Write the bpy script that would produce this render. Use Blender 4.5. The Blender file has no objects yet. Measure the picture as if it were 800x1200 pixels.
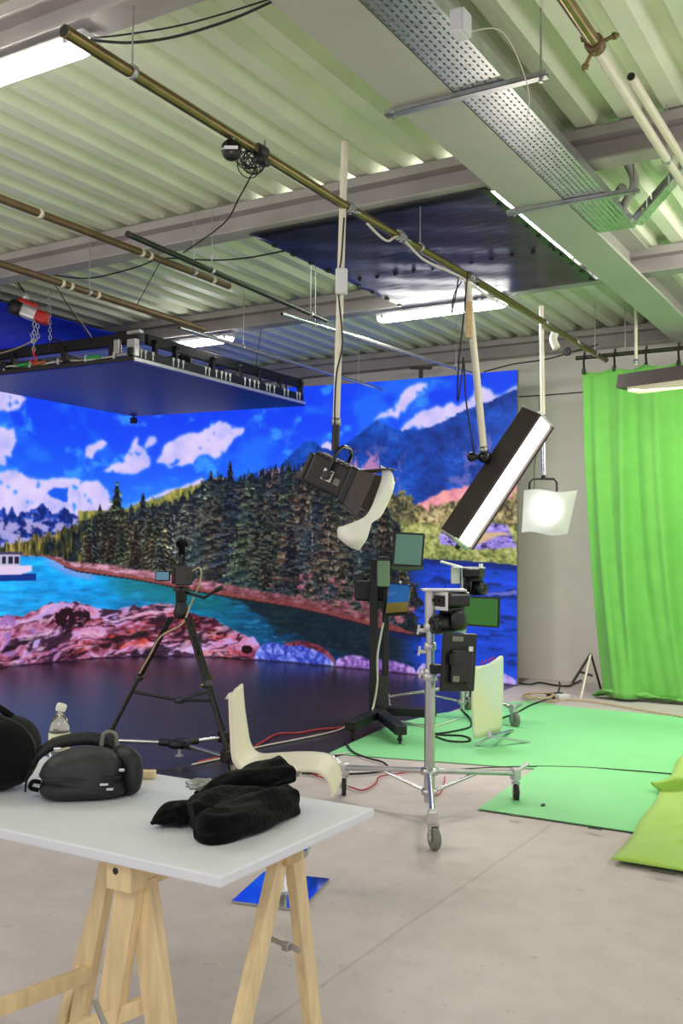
WORLD=.88; EXPO=0; TUBE=20; LAMPS=((-3.8,8.0,0,62),(-6.6,8.0,0,10),(-.7,7.0,3.9,30)); FILLS=((1.3,5.2,2.9,62),(-.4,-.6,2.9,75),(-5.6,1.6,2.9,105),(.6,8.2,2.6,48))  # point lights are unseen fill; the last area light is added fill too
import bpy, bmesh, math, random
import numpy as np
from mathutils import Vector, Matrix
V=Vector; R=math.radians; PI=math.pi
sc=bpy.context.scene; COL=sc.collection
random.seed(3)
# ---------------------------------------------------------------- camera (eye height 1.4 m, turned 30.8 degrees left of the roof purlins)
FPX=1160.
cam=bpy.data.cameras.new('camera'); cam.sensor_fit='VERTICAL'; cam.sensor_height=36; cam.sensor_width=24; cam.lens=36*FPX/1200
cam.clip_start=.05; cam.clip_end=60
CAM=bpy.data.objects.new('camera',cam); COL.objects.link(CAM)
MW=Matrix.Translation((0,0,1.4))@Matrix.Rotation(R(30.8),4,'Z')@Matrix.Rotation(R(92.42),4,'X')@Matrix.Rotation(R(.48),4,'Z')
CAM.matrix_world=MW; sc.camera=CAM
C0=V((0,0,1.4)); RM=MW.to_3x3()
def at(px,py,x=None,y=None,z=None,d=None):
    """point of the room seen at a spot of the photo, on the plane x=, y=, z= or at depth d"""
    r=RM@V(((px-400)/FPX,-(py-600)/FPX,-1))
    if z is not None: t=(z-1.4)/r.z
    elif x is not None: t=x/r.x
    elif y is not None: t=y/r.y
    else: t=d
    return C0+r*t
RGT=V((math.cos(R(30.8)),math.sin(R(30.8)),0)); FWD=V((-math.sin(R(30.8)),math.cos(R(30.8)),0)); UP=V((0,0,1))
# ---------------------------------------------------------------- materials
def lin(c):
    return [ (v/255/12.92 if v/255<=.04045 else ((v/255+.055)/1.055)**2.4) for v in c]+[1]
def mat(name,c,rough=.6,metal=0,var=.0,vs=8,emit=0,ec=None,bump=0,bs=40,spec=.5,trans=0,alpha=1,stretch=(1,1,1),sheen=0,sub=0):
    m=bpy.data.materials.new(name); m.use_nodes=True; nt=m.node_tree; b=nt.nodes['Principled BSDF']
    b.inputs['Base Color'].default_value=lin(c); b.inputs['Roughness'].default_value=rough; b.inputs['Metallic'].default_value=metal
    b.inputs['Specular IOR Level'].default_value=spec; b.inputs['Transmission Weight'].default_value=trans; b.inputs['Alpha'].default_value=alpha
    if sheen: b.inputs['Sheen Weight'].default_value=sheen
    if emit:
        b.inputs['Emission Color'].default_value=lin(ec or c); b.inputs['Emission Strength'].default_value=emit
    if var or bump:
        tc=nt.nodes.new('ShaderNodeTexCoord'); mp=nt.nodes.new('ShaderNodeMapping'); mp.inputs['Scale'].default_value=stretch
        nt.links.new(tc.outputs['Object'],mp.inputs['Vector'])
    if var:
        n=nt.nodes.new('ShaderNodeTexNoise'); n.inputs['Scale'].default_value=vs; n.inputs['Detail'].default_value=5
        nt.links.new(mp.outputs['Vector'],n.inputs['Vector'])
        mx=nt.nodes.new('ShaderNodeMix'); mx.data_type='RGBA'
        l=lin(c); mx.inputs['A'].default_value=[max(0,v*(1-var)) for v in l[:3]]+[1]; mx.inputs['B'].default_value=[min(1,v*(1+var)) for v in l[:3]]+[1]
        rp=nt.nodes.new('ShaderNodeMapRange'); rp.inputs['From Min'].default_value=.3; rp.inputs['From Max'].default_value=.7
        nt.links.new(n.outputs['Fac'],rp.inputs['Value']); nt.links.new(rp.outputs['Result'],mx.inputs['Factor']); nt.links.new(mx.outputs['Result'],b.inputs['Base Color'])
    if bump:
        n2=nt.nodes.new('ShaderNodeTexNoise'); n2.inputs['Scale'].default_value=bs; n2.inputs['Detail'].default_value=6
        nt.links.new(mp.outputs['Vector'],n2.inputs['Vector'])
        bp=nt.nodes.new('ShaderNodeBump'); bp.inputs['Strength'].default_value=bump; bp.inputs['Distance'].default_value=.02
        nt.links.new(n2.outputs['Fac'],bp.inputs['Height']); nt.links.new(bp.outputs['Normal'],b.inputs['Normal'])
    return m
M={}
def mk(k,*a,**kw): M[k]=mat(k,*a,**kw)
mk('steel_beam',(172,166,164),.55,0,.12,3)
mk('girder_paint',(184,184,172),.5,0,.05,2)
mk('roof_sheet',(228,233,207),.38,0,.06,2.5,spec=.6)
mk('white_wall',(230,224,217),.85,0,.05,1.5)
mk('galvanised',(178,180,182),.38,.85,.15,20)
mk('brass_pipe',(128,112,72),.3,.8,.22,9)
mk('dark_pipe',(64,66,56),.35,.7,.2,9)
mk('brown_pipe',(110,88,62),.45,.4,.2,9)
mk('white_pipe',(228,220,200),.4,0,.05,6)
mk('silver',(196,198,200),.25,.9,.08,15)
mk('chrome',(220,222,226),.12,1.)
mk('alu',(205,205,205),.35,.6,.06,12)
mk('black',(22,22,24),.5,0,.2,30)
mk('black_gloss',(16,17,18),.25,0)
mk('charcoal',(48,46,46),.55,0,.15,30)
mk('lamp_brown',(66,58,58),.5,.2,.1,20)
mk('rubber',(40,40,40),.8,0,.2,40)
mk('wheel_grey',(120,122,112),.6,0,.15,40)
mk('green_cloth',(110,186,82),.85,0,.06,6,sheen=.2,bump=.15,bs=9)
mk('lime_cloth',(162,204,84),.85,0,.05,6,sheen=.2,bump=.2,bs=8)
mk('green_mat',(138,220,152),.55,0,.05,1.2,bump=.03,bs=20)
mk('table_white',(222,226,234),.45,0,.02,5)
mk('pine',(226,204,158),.6,0,.16,5,stretch=(7,7,.9),bump=.06,bs=30)
mk('pine_dark',(206,178,128),.6,0,.16,5,stretch=(1,7,7))
mk('ply',(238,230,208),.5,0,.06,4,stretch=(6,6,1))
mk('ply_edge',(214,190,130),.6,0,.1,50)
mk('fabric_black',(9,9,11),.95,0,.3,60,bump=.35,bs=70,sheen=.05,spec=.1)
mk('bag_black',(10,11,13),.85,0,.25,30,bump=.2,bs=30,sheen=.05,spec=.15)
mk('bag_grey',(40,42,46),.62,0,.2,25,bump=.25,bs=40)
mk('bag_dark',(22,23,26),.6,0,.2,25,bump=.25,bs=40)
mk('bottle_plastic',(236,240,240),.08,0,trans=.92,spec=.5)
mk('water',(235,242,245),.02,0,trans=1.)
mk('label_cream',(232,232,196),.7,0,.03,20)
mk('cap_white',(228,232,216),.5)
mk('frosted',(230,236,222),.55,0,.04,6,trans=.25)
mk('diffuser',(236,236,226),.6,0,.03,8)
mk('tarp_black',(26,28,38),.36,0,.2,3,bump=.22,bs=6,spec=.7,stretch=(1,2.5,1))
mk('tarp_blue_lit',(10,46,225),.6,0,.15,3,bump=.3,bs=5)  # blue light from the LED wall put into the sheet colour
mk('led_blue_reflection',(12,28,140),.42,0,.08,1.5,spec=.6)  # black tiles; the blue they reflect is put into the base colour
mk('hoist_red',(190,34,28),.45,0,.1,20)
mk('cable_black',(20,22,22),.6)
mk('cable_red',(176,44,40),.55)
mk('cable_white',(216,210,196),.6)
mk('cable_tan',(190,168,132),.7,0,.2,30)
mk('tape_white',(222,214,190),.8)
mk('grey_green_spill_glow',(70,100,90),.25,emit=.55,ec=(70,104,92))  # green light reflected on the prompter monitor, put in as glow
mk('green_spill_glow',(30,70,26),.3,emit=.6,ec=(44,98,36))  # green light reflected by the rear monitor, imitated by emission
mk('glass_mirror',(200,205,215),.05,1.)
mk('plastic_white',(214,216,216),.5)
mk('plastic_green_lit',(112,140,110),.5)  # green light falling on the box is put into its colour
mk('tube_on',(255,255,255),.5,emit=TUBE,ec=(255,252,246))
mk('strip_on',(255,255,255),.5,emit=7,ec=(255,240,228))
mk('spot_on',(255,255,255),.5,emit=34,ec=(246,246,255))
mk('dim_tube',(214,200,180),.5,emit=.3,ec=(214,196,172))
mk('sky_on',(255,255,255),.5,emit=5,ec=(250,252,255))
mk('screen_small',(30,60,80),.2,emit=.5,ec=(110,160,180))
mk('paper',(228,228,224),.8)
mk('purple_led',(70,80,220),.5)
mk('crumple',(150,156,148),.3,.2,.4,40)
def floor_material():
    m=mat('concrete',(200,188,182),.62,0); nt=m.node_tree; b=nt.nodes['Principled BSDF']; N=nt.nodes.new; Lk=nt.links.new
    tc=N('ShaderNodeTexCoord')
    def noise(s,d=6):
        n=N('ShaderNodeTexNoise'); n.inputs['Scale'].default_value=s; n.inputs['Detail'].default_value=d; Lk(tc.outputs['Object'],n.inputs['Vector']); return n.outputs['Fac']
    def ramp(src,p0,p1,c0,c1):
        r=N('ShaderNodeValToRGB'); r.color_ramp.elements[0].position=p0; r.color_ramp.elements[1].position=p1
        r.color_ramp.elements[0].color=c0; r.color_ramp.elements[1].color=c1; Lk(src,r.inputs['Fac']); return r.outputs['Color']
    def mul(a,c,f=1.):
        x=N('ShaderNodeMix'); x.data_type='RGBA'; x.blend_type='MULTIPLY'; x.inputs['Factor'].default_value=f; Lk(a,x.inputs['A']); Lk(c,x.inputs['B']); return x.outputs['Result']
    c=ramp(noise(.8),.3,.7,lin((190,179,179)),lin((204,194,193)))
    c=mul(c,ramp(noise(7),.35,.6,(.86,.86,.86,1),(1,1,1,1)),.6)
    c=mul(c,ramp(noise(26,3),.26,.36,(.6,.58,.56,1),(1,1,1,1)),.5)
    # saw cut joint along the hall
    sp=N('ShaderNodeSeparateXYZ'); Lk(tc.outputs['Object'],sp.inputs[0])
    wob=noise(3); ad=N('ShaderNodeMath'); ad.operation='MULTIPLY_ADD'; Lk(wob,ad.inputs[0]); ad.inputs[1].default_value=.03; Lk(sp.outputs['X'],ad.inputs[2])
    sb=N('ShaderNodeMath'); sb.operation='ADD'; Lk(ad.outputs[0],sb.inputs[0]); sb.inputs[1].default_value=1.722-.015
    ab=N('ShaderNodeMath'); ab.operation='ABSOLUTE'; Lk(sb.outputs[0],ab.inputs[0])
    jn=N('ShaderNodeMath'); jn.operation='MULTIPLY_ADD'; Lk(noise(11),jn.inputs[0]); jn.inputs[1].default_value=.012; Lk(ab.outputs[0],jn.inputs[2])
    c=mul(c,ramp(jn.outputs[0],.006,.018,(.62,.6,.58,1),(1,1,1,1)),.55)
    Lk(c,b.inputs['Base Color'])
    return m
M['concrete']=floor_material()
def stage_material():
    m=mat('stage_vinyl',(46,42,50),.30,0,.12,2,spec=.55,bump=.04,bs=14); return m
M['stage_vinyl']=stage_material()
def tray_material():
    m=mat('perforated_metal',(196,200,200),.32,.85,.12,14); nt=m.node_tree; b=nt.nodes['Principled BSDF']; N=nt.nodes.new; Lk=nt.links.new
    tc=N('ShaderNodeTexCoord'); sp=N('ShaderNodeSeparateXYZ'); Lk(tc.outputs['Object'],sp.inputs[0])
    def frac(o,s,off=None):
        a=N('ShaderNodeMath'); a.operation='MULTIPLY'; Lk(o,a.inputs[0]); a.inputs[1].default_value=s
        if off: 
            a2=N('ShaderNodeMath'); a2.operation='ADD'; Lk(a.outputs[0],a2.inputs[0]); Lk(off,a2.inputs[1]); a=a2
        f=N('ShaderNodeMath'); f.operation='FRACT'; Lk(a.outputs[0],f.inputs[0]); return f.outputs[0],a.outputs[0]
    fx,ax=frac(sp.outputs['X'],32)
    fl=N('ShaderNodeMath'); fl.operation='FLOOR'; Lk(ax,fl.inputs[0]); hf=N('ShaderNodeMath'); hf.operation='MULTIPLY'; Lk(fl.outputs[0],hf.inputs[0]); hf.inputs[1].default_value=.5
    fy,_=frac(sp.outputs['Y'],22,hf.outputs[0])
    def lt(o,v):
        k=N('ShaderNodeMath'); k.operation='LESS_THAN'; Lk(o,k.inputs[0]); k.inputs[1].default_value=v; return k.outputs[0]
    mm=N('ShaderNodeMath'); mm.operation='MULTIPLY'; Lk(lt(fx,.30),mm.inputs[0]); Lk(lt(fy,.55),mm.inputs[1])
    inv=N('ShaderNodeMath'); inv.operation='SUBTRACT'; inv.inputs[0].default_value=1; Lk(mm.outputs[0],inv.inputs[1]); Lk(inv.outputs[0],b.inputs['Alpha'])
    return m
M['tray']=tray_material()
# ---------------------------------------------------------------- mesh building
def catmull(P,n=6):
    P=[V(p) for p in P]
    if len(P)<3 or n<2: return P
    out=[]
    for i in range(len(P)-1):
        p0=P[max(i-1,0)];p1=P[i];p2=P[i+1];p3=P[min(i+2,len(P)-1)]
        for k in range(n):
            t=k/n; out.append(.5*((2*p1)+(p2-p0)*t+(2*p0-5*p1+4*p2-p3)*t*t+(3*p1-p0-3*p2+p3)*t**3))
    return out+[P[-1]]
class MB:
    def __init__(s): s.bm=bmesh.new()
    def _add(s,vs,fs,smooth=False):
        bv=[s.bm.verts.new(v) for v in vs]
        for f in fs:
            try: s.bm.faces.new([bv[i] for i in f]).smooth=smooth
            except ValueError: pass
        return s
    def box(s,c,size,ax=None,bev=0,seg=2):
        """box with centre c, full size, optional axes matrix"""
        ax=ax or Matrix.Identity(3); t=bmesh.new(); bmesh.ops.create_cube(t,size=1)
        for v in t.verts: v.co=V((v.co.x*size[0],v.co.y*size[1],v.co.z*size[2]))
        if bev: bmesh.ops.bevel(t,geom=t.edges[:],offset=min(bev,min(size)*.45),segments=seg,profile=.5,affect='EDGES')
        t.verts.index_update()
        s._add([V(c)+ax@v.co for v in t.verts],[[v.index for v in f.verts] for f in t.faces]); t.free(); return s
    def span(s,p0,p1,bev=0):
        p0,p1=V(p0),V(p1); d=p1-p0
        return s.box((p0+p1)/2,[abs(v) for v in d],None,bev)
    def bar(s,p0,p1,w,h,up=(0,0,1),bev=0):
        """rectangular bar from p0 to p1, w across, h along up"""
        p0,p1=V(p0),V(p1); a=(p1-p0); L=a.length; a.normalize(); u=V(up); sd=u.cross(a)
        if sd.length<1e-4: sd=V((1,0,0)).cross(a)
        sd.normalize(); u=a.cross(sd).normalized()
        return s.box((p0+p1)/2,(L,w,h),Matrix((a,sd,u)).transposed(),bev)
    def tube(s,P,r,seg=8,smooth=0,caps=True):
        P=catmull(P,smooth) if smooth else [V(p) for p in P]
        rr=r if isinstance(r,(list,tuple)) else None
        n=len(P); vs=[]; fs=[]
        t0=(P[1]-P[0]).normalized(); u=t0.orthogonal().normalized()
        for i in range(n):
            t=(P[min(i+1,n-1)]-P[max(i-1,0)]).normalized()
            u=(u-t*u.dot(t)); u=u.normalized() if u.length>1e-6 else t.orthogonal().normalized()
            w=t.cross(u)
            ri=(rr[0]+(rr[1]-rr[0])*i/(n-1)) if rr else r
            for k in range(seg):
                a=2*PI*k/seg; vs.append(P[i]+(u*math.cos(a)+w*math.sin(a))*ri)
        for i in range(n-1):
            for k in range(seg):
                fs.append((i*seg+k,i*seg+(k+1)%seg,(i+1)*seg+(k+1)%seg,(i+1)*seg+k))
        st=len(vs)
        s._add(vs,fs,True)
        if caps:
            s._add(vs[:seg],[tuple(range(seg))[::-1]]); s._add(vs[-seg:],[tuple(range(seg))])
        return s
    def cyl(s,p0,p1,r0,r1=None,seg=16): return s.tube([p0,p1],(r0,r0 if r1 is None else r1),seg)
    def lathe(s,prof,c=(0,0,0),axis=(0,0,1),seg=24):
        a=V(axis).normalized(); u=a.orthogonal().normalized(); w=a.cross(u); vs=[];fs=[]
        for r,z in prof:
            for k in range(seg):
                t=2*PI*k/seg; vs.append(V(c)+a*z+(u*math.cos(t)+w*math.sin(t))*max(r,1e-4))
        for i in range(len(prof)-1):
            for k in range(seg): fs.append((i*seg+k,i*seg+(k+1)%seg,(i+1)*seg+(k+1)%seg,(i+1)*seg+k))
        fs.append(tuple(range(seg))[::-1]); fs.append(tuple(range((len(prof)-1)*seg,len(prof)*seg)))
        return s._add(vs,fs,True)
    def prism(s,poly,vec):
        """closed polygon of points extruded by vec"""
        P=[V(p) for p in poly]; n=len(P); vec=V(vec)
        fs=[tuple(range(n))[::-1],tuple(range(n,2*n))]+[(i,(i+1)%n,n+(i+1)%n,n+i) for i in range(n)]
        return s._add(P+[p+vec for p in P],fs)
    def grid(s,G,thick=0,smooth=True):
        """G rows of points -> surface, with thickness along its normals"""
        nr,nc=len(G),len(G[0]); P=[V(p) for r in G for p in r]
        q=[(i*nc+j,i*nc+j+1,(i+1)*nc+j+1,(i+1)*nc+j) for i in range(nr-1) for j in range(nc-1)]
        if not thick: return s._add(P,q,smooth)
        N=[]
        for i in range(nr):
            for j in range(nc):
                a=P[i*nc+min(j+1,nc-1)]-P[i*nc+max(j-1,0)]; b=P[min(i+1,nr-1)*nc+j]-P[max(i-1,0)*nc+j]
                k=a.cross(b); N.append(k.normalized() if k.length>1e-9 else V((0,0,1)))
        m=nr*nc; f=list(q)+[tuple(m+i for i in reversed(x)) for x in q]
        for j in range(nc-1): f+= [(j,m+j,m+j+1,j+1),((nr-1)*nc+j+1,m+(nr-1)*nc+j+1,m+(nr-1)*nc+j,(nr-1)*nc+j)]
        for i in range(nr-1): f+= [((i+1)*nc,m+(i+1)*nc,m+i*nc,i*nc),(i*nc+nc-1,m+i*nc+nc-1,m+(i+1)*nc+nc-1,(i+1)*nc+nc-1)]
        return s._add(P+[p-n*thick for p,n in zip(P,N)],f,smooth)
    def blob(s,c,size,ax=None,seg=24,rings=14,fn=None,p=2.):
        """rounded body; fn(dir) scales the radius, p>2 squares it"""
        ax=ax or Matrix.Identity(3); vs=[];fs=[]
        for i in range(rings+1):
            th=PI*i/rings
            for k in range(seg):
                ph=2*PI*k/seg; d=V((math.sin(th)*math.cos(ph),math.sin(th)*math.sin(ph),math.cos(th)))
                q=(abs(d.x)**p+abs(d.y)**p+abs(d.z)**p)**(-1/p) if p!=2 else 1
                q*=fn(d) if fn else 1
                vs.append(V(c)+ax@V((d.x*size[0]*q,d.y*size[1]*q,d.z*size[2]*q)))
        for i in range(rings):
            for k in range(seg): fs.append((i*seg+k,(i+1)*seg+k,(i+1)*seg+(k+1)%seg,i*seg+(k+1)%seg))
        s._add(vs,fs,True); bmesh.ops.remove_doubles(s.bm,verts=s.bm.verts[:],dist=1e-5); return s
    def build(s,name,m,parent=None,label=None,cat=None,group=None,kind=None,origin=None):
        off=V(parent['_o']) if parent is not None else V(origin) if origin is not None else None
        if off is None:
            xs=[v.co for v in s.bm.verts]; off=V((sum(v.x for v in xs)/len(xs),sum(v.y for v in xs)/len(xs),min(v.z for v in xs)))
            if kind=='structure': off=V((0,0,0))
        for v in s.bm.verts: v.co-=off
        bmesh.ops.recalc_face_normals(s.bm,faces=s.bm.faces[:])
        me=bpy.data.meshes.new(name); s.bm.to_mesh(me); s.bm.free()
        me.materials.append(M[m] if isinstance(m,str) else m)
        o=bpy.data.objects.new(name,me); COL.objects.link(o)
        if parent is not None: o.parent=parent; o['_o']=tuple(off)
        else: o.location=off; o['_o']=tuple(off)
        tag(o,label,cat,group,kind); return o
ALL=[]
def tag(o,label=None,cat=None,group=None,kind=None):
    if label: o['label']=label
    if cat: o['category']=cat
    if group: o['group']=group
    if kind: o['kind']=kind
    ALL.append(o)
def thing(name,label,cat,loc,group=None):
    o=bpy.data.objects.new(name,None); COL.objects.link(o); o.location=V(loc); o.empty_display_size=.1; o['_o']=tuple(V(loc)); tag(o,label,cat,group); return o
def axes(a,b):
    """matrix whose columns are a, b' and a x b'"""
    a=V(a).normalized(); b=V(b); b=(b-a*a.dot(b)).normalized(); return Matrix((a,b,a.cross(b))).transposed()
FE={
 'mtL':[(7.79,1.86),(7.56,1.89),(7.5,1.91),(7.46,1.81),(7.39,1.93),(7.33,1.84),(7.27,1.86),(7.16,1.88),(7.07,1.93),(6.98,1.97),(6.92,1.99),(6.86,1.93),(6.79,1.84),(6.71,1.89),(6.62,1.95),(6.53,1.91),(6.45,1.86),(6.36,1.85),(6.24,1.87),(6.14,1.79),(5.92,1.75)],
 'mtR':[(4.81,2.18),(4.35,2.37),(4.04,2.42),(3.77,2.48),(3.46,2.53),(3.23,2.7),(3.08,2.81),(2.95,2.83),(2.78,2.74),(2.6,2.71),(2.44,2.78),(2.26,2.89),(2.1,2.98),(1.96,3.07),(1.84,3.01),(1.71,2.95),(1.56,2.92),(1.36,2.93),(1.14,2.94),(0.96,3.0),(0.79,3.08),(0.55,3.16),(0.33,3.21),(0.17,3.27),(-0.02,3.33),(-0.07,3.34)],
 'hillY':[(5.8,1.93),(5.68,1.98),(5.51,2.06),(5.28,2.13),(5.05,2.24),(4.81,2.3),(4.63,2.35),(4.44,2.41),(4.24,2.38),(3.97,2.17)],
 'salm':[(1.48,2.0),(1.33,2.04),(1.14,2.13),(0.96,2.17),(0.78,2.2),(0.59,2.25),(0.41,2.29),(0.27,2.32),(0.06,2.27),(-0.07,2.27),(-0.07,1.86),(1.48,1.9)],
 'autumn':[(1.96,2.07),(1.81,2.15),(1.63,2.16),(1.45,2.13),(1.35,2.03),(1.23,1.97),(1.05,1.99),(0.9,2.02),(0.72,2.05),(0.5,1.99),(0.27,2.08),(-0.02,2.14),(-0.07,2.14)],
 'treetop':[(7.9,1.45),(7.55,1.47),(7.31,1.52),(7.06,1.56),(6.81,1.62),(6.55,1.7),(6.35,1.78),(6.17,1.85),(6.04,1.92),(5.74,1.98),(5.56,2.03),(5.34,2.06),(5.11,2.13),(4.87,2.2),(4.73,2.32),(4.57,2.43),(4.35,2.45),(4.04,2.44),(3.7,2.5),(3.43,2.51),(3.03,2.58),(2.69,2.65),(2.36,2.5),(1.96,2.22),(1.81,2.06),(1.58,1.75),(1.45,1.5)],
 'base':[(7.9,1.32),(7.54,1.34),(6.93,1.34),(6.7,1.32),(6.54,1.26),(6.28,1.24),(5.97,1.22),(5.67,1.17),(5.32,1.13),(4.92,1.06),(4.54,1.01),(4.09,0.94),(3.61,0.88),(3.21,0.84),(2.74,0.79),(2.34,0.72),(1.95,0.66),(1.57,0.54),(1.32,0.46)],
 'shore':[(7.9,1.32),(7.54,1.33),(6.93,1.33),(6.78,1.29),(6.6,1.21),(6.4,1.15),(6.03,1.1),(5.66,1.05),(5.32,0.99),(5.09,0.94),(4.73,0.88),(4.35,0.83),(3.81,0.77),(3.27,0.72),(2.73,0.65),(2.21,0.57),(1.82,0.51),(1.44,0.48),(1.29,0.47)],
 'farshore':[(1.76,1.33),(1.45,1.36),(1.2,1.38),(0.72,1.37),(0.33,1.36),(-0.02,1.34),(-0.07,1.34)],
 'rocktop':[(7.88,0.62),(7.53,0.62),(7.43,0.61),(7.33,0.62),(7.22,0.59),(7.1,0.63),(6.94,0.69),(6.79,0.74),(6.59,0.75),(6.33,0.73),(6.17,0.67),(6.02,0.63),(5.77,0.64),(5.6,0.67),(5.43,0.67),(5.26,0.7),(5.09,0.71),(4.95,0.66),(4.82,0.58),(4.63,0.54),(4.45,0.52),(4.32,0.43),(4.18,0.37),(4.01,0.32),(3.83,0.29),(3.73,0.16)],
 'pinkmid':[(3.47,0.17),(3.33,0.25),(3.13,0.29),(2.97,0.28),(2.8,0.25),(2.64,0.16),(2.57,0.08)],
 'bould1':[(3.84,-0.0),(3.81,0.11),(3.73,0.19),(3.59,0.25),(3.4,0.23),(3.24,0.21),(3.1,0.23),(2.92,0.19),(2.75,0.15),(2.65,0.1),(2.57,0.01)],
 'bould2':[(2.58,-0.01),(2.52,0.1),(2.41,0.14),(2.28,0.16),(2.15,0.16),(2.05,0.12),(1.95,0.14),(1.75,0.14),(1.54,0.12),(1.39,0.08),(1.34,0.02)],
 'bould3':[(1.35,0.0),(1.31,0.09),(1.23,0.15),(1.11,0.16),(1.0,0.12),(0.93,0.05),(0.77,0.08),(0.49,0.08),(0.27,0.14),(0.14,0.12),(0.01,0.07)],
 'house':[(1.02,1.56),(1.02,1.67),(0.86,1.8),(0.69,1.65),(0.54,1.81),(0.12,1.79),(0.0,1.54),(0.49,1.51)],
 'c1':[(7.83,3.29),(7.48,3.33),(7.27,3.33),(7.2,3.25),(7.28,3.16),(7.45,3.07),(7.83,3.03)],
 'c2':[(7.82,2.91),(7.53,2.92),(7.4,2.89),(7.34,2.79),(7.36,2.65),(7.43,2.51),(7.53,2.41),(7.81,2.36)],
 'c3':[(7.81,2.34),(7.33,2.36),(7.02,2.31),(6.63,2.34),(6.37,2.33),(6.11,2.3),(5.95,2.2),(5.9,2.04),(6.02,1.86),(6.55,1.78),(7.79,1.74)],
 'c3h':[(6.88,2.09),(6.8,2.19),(6.67,2.22),(6.56,2.23),(6.61,2.05),(6.79,2.03)],
 'c4':[(6.31,2.65),(6.26,2.77),(6.16,2.84),(6.04,2.86),(6.0,2.81),(6.08,2.71),(6.21,2.61)],
 'c5':[(6.04,2.48),(5.87,2.59),(5.72,2.73),(5.66,2.88),(5.6,2.93),(5.53,2.84),(5.45,2.77),(5.41,2.57),(5.46,2.51),(5.59,2.45),(5.81,2.46)],
 'c6':[(5.32,2.63),(5.21,2.76),(5.17,2.88),(4.98,2.98),(4.79,3.03),(4.56,3.1),(4.36,3.11),(4.07,3.07),(4.06,2.97),(4.25,2.89),(4.35,2.77),(4.56,2.67),(4.66,2.76),(4.82,2.64),(5.06,2.53)],
 'c6b':[(5.44,2.87),(5.4,2.94),(5.31,2.92),(5.33,2.83),(5.42,2.8)],
 'c7':[(2.01,3.07),(1.82,3.18),(1.66,3.25),(1.56,3.37),(1.41,3.46),(1.21,3.46),(1.23,3.35),(1.41,3.24),(1.59,3.16),(1.64,3.05),(1.78,3.11)],
 'c8':[(1.64,2.92),(1.48,3.03),(1.21,3.13),(0.91,3.21),(0.61,3.24),(0.55,3.35),(0.41,3.34),(0.3,3.28),(0.11,3.3),(-0.02,3.36),(-0.02,3.25),(0.33,3.14),(0.79,2.99),(1.14,2.89),(1.46,2.87)],
 'c9':[(3.36,2.51),(3.16,2.58),(2.76,2.78),(2.56,2.76),(2.49,2.66),(2.86,2.49),(3.23,2.41)],
 'c10':[(5.68,2.03),(5.45,2.08),(5.17,2.18),(4.88,2.27),(4.63,2.34),(4.63,2.4),(4.85,2.34),(5.17,2.25),(5.51,2.1)],
 'bigtrees':[(5.84,1.11,1.22),(5.94,1.23,0.56),(5.7,1.16,0.78),(5.48,1.11,1.08),(6.08,1.21,0.81),(6.22,1.25,0.58),(5.26,1.07,0.97),(4.9,1.03,1.02),(5.15,1.02,0.81),(4.99,1.02,0.92),(4.65,0.98,1.39),(4.54,0.92,1.58),(4.4,0.92,1.53),(4.25,0.88,1.75),(3.95,0.86,1.58),(3.77,0.82,1.5),(3.53,0.8,1.75),(3.32,0.79,1.78),(3.11,0.8,1.72),(2.89,0.77,1.65),(2.7,0.75,1.6),(2.49,0.7,1.65),(2.29,0.66,1.51),(2.09,0.63,1.38),(1.9,0.6,1.33)],
}
# ---------------------------------------------------------------- the landscape shown on the curved LED screen
class Pict:
    def __init__(self, L, top, step=.011):
        self.ns=int(L/step)+1; self.nz=int(top/step)+1
        s=np.linspace(0,L,self.ns); z=np.linspace(0,top,self.nz)
        self.S,self.Z=np.meshgrid(s,z); self.L=L; self.top=top
        self.im=np.zeros(self.S.shape+(3,))
    def noise(self,fs,fz,seed,octs=4,S=None,Z=None):
        S=self.S if S is None else S; Z=self.Z if Z is None else Z
        out=np.zeros(S.shape); amp=1.; tot=0.
        rg=np.random.RandomState(seed)
        for o in range(octs):
            g=rg.rand(64,64)
            x=S*fs+rg.rand()*64; y=Z*fz+rg.rand()*64
            xi=np.floor(x).astype(int); yi=np.floor(y).astype(int)
            u=x-xi; v=y-yi; u=u*u*(3-2*u); v=v*v*(3-2*v)
            a=g[yi%64,xi%64]*(1-u)+g[yi%64,(xi+1)%64]*u
            b=g[(yi+1)%64,xi%64]*(1-u)+g[(yi+1)%64,(xi+1)%64]*u
            out+=amp*(a*(1-v)+b*v); tot+=amp; amp*=.55; fs*=2.03; fz*=2.03
        return out/tot
    def line(self,name,S=None):
        p=sorted(FE[name]); return np.interp(self.S if S is None else S,[a for a,b in p],[b for a,b in p])
    def poly(self,name,warp=.06,seed=1,f=6):
        wx=self.S+(self.noise(f,f,seed)-.5)*2*warp; wz=self.Z+(self.noise(f,f,seed+7)-.5)*2*warp
        P=FE[name]; m=np.zeros(self.S.shape,bool)
        for (x0,y0),(x1,y1) in zip(P,P[1:]+P[:1]):
            if y0==y1: continue
            c=((y0>wz)!=(y1>wz))&(wx<(x1-x0)*(wz-y0)/(y1-y0)+x0); m^=c
        return m
    def put(self,a,col):
        a=np.clip(np.asarray(a,float),0,1)[...,None]; self.im=self.im*(1-a)+a*(np.asarray(col,float)/255. if np.ndim(col)==1 else col)
def mixc(t,*cols):
    t=np.clip(t,0,1)*(len(cols)-1); i=np.minimum(t.astype(int),len(cols)-2); f=(t-i)[...,None]
    c=np.array(cols)/255.; return c[i]*(1-f)+c[i+1]*f
def sm(x,a,b):
    t=np.clip((x-a)/(b-a),0,1); return t*t*(3-2*t)
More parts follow.
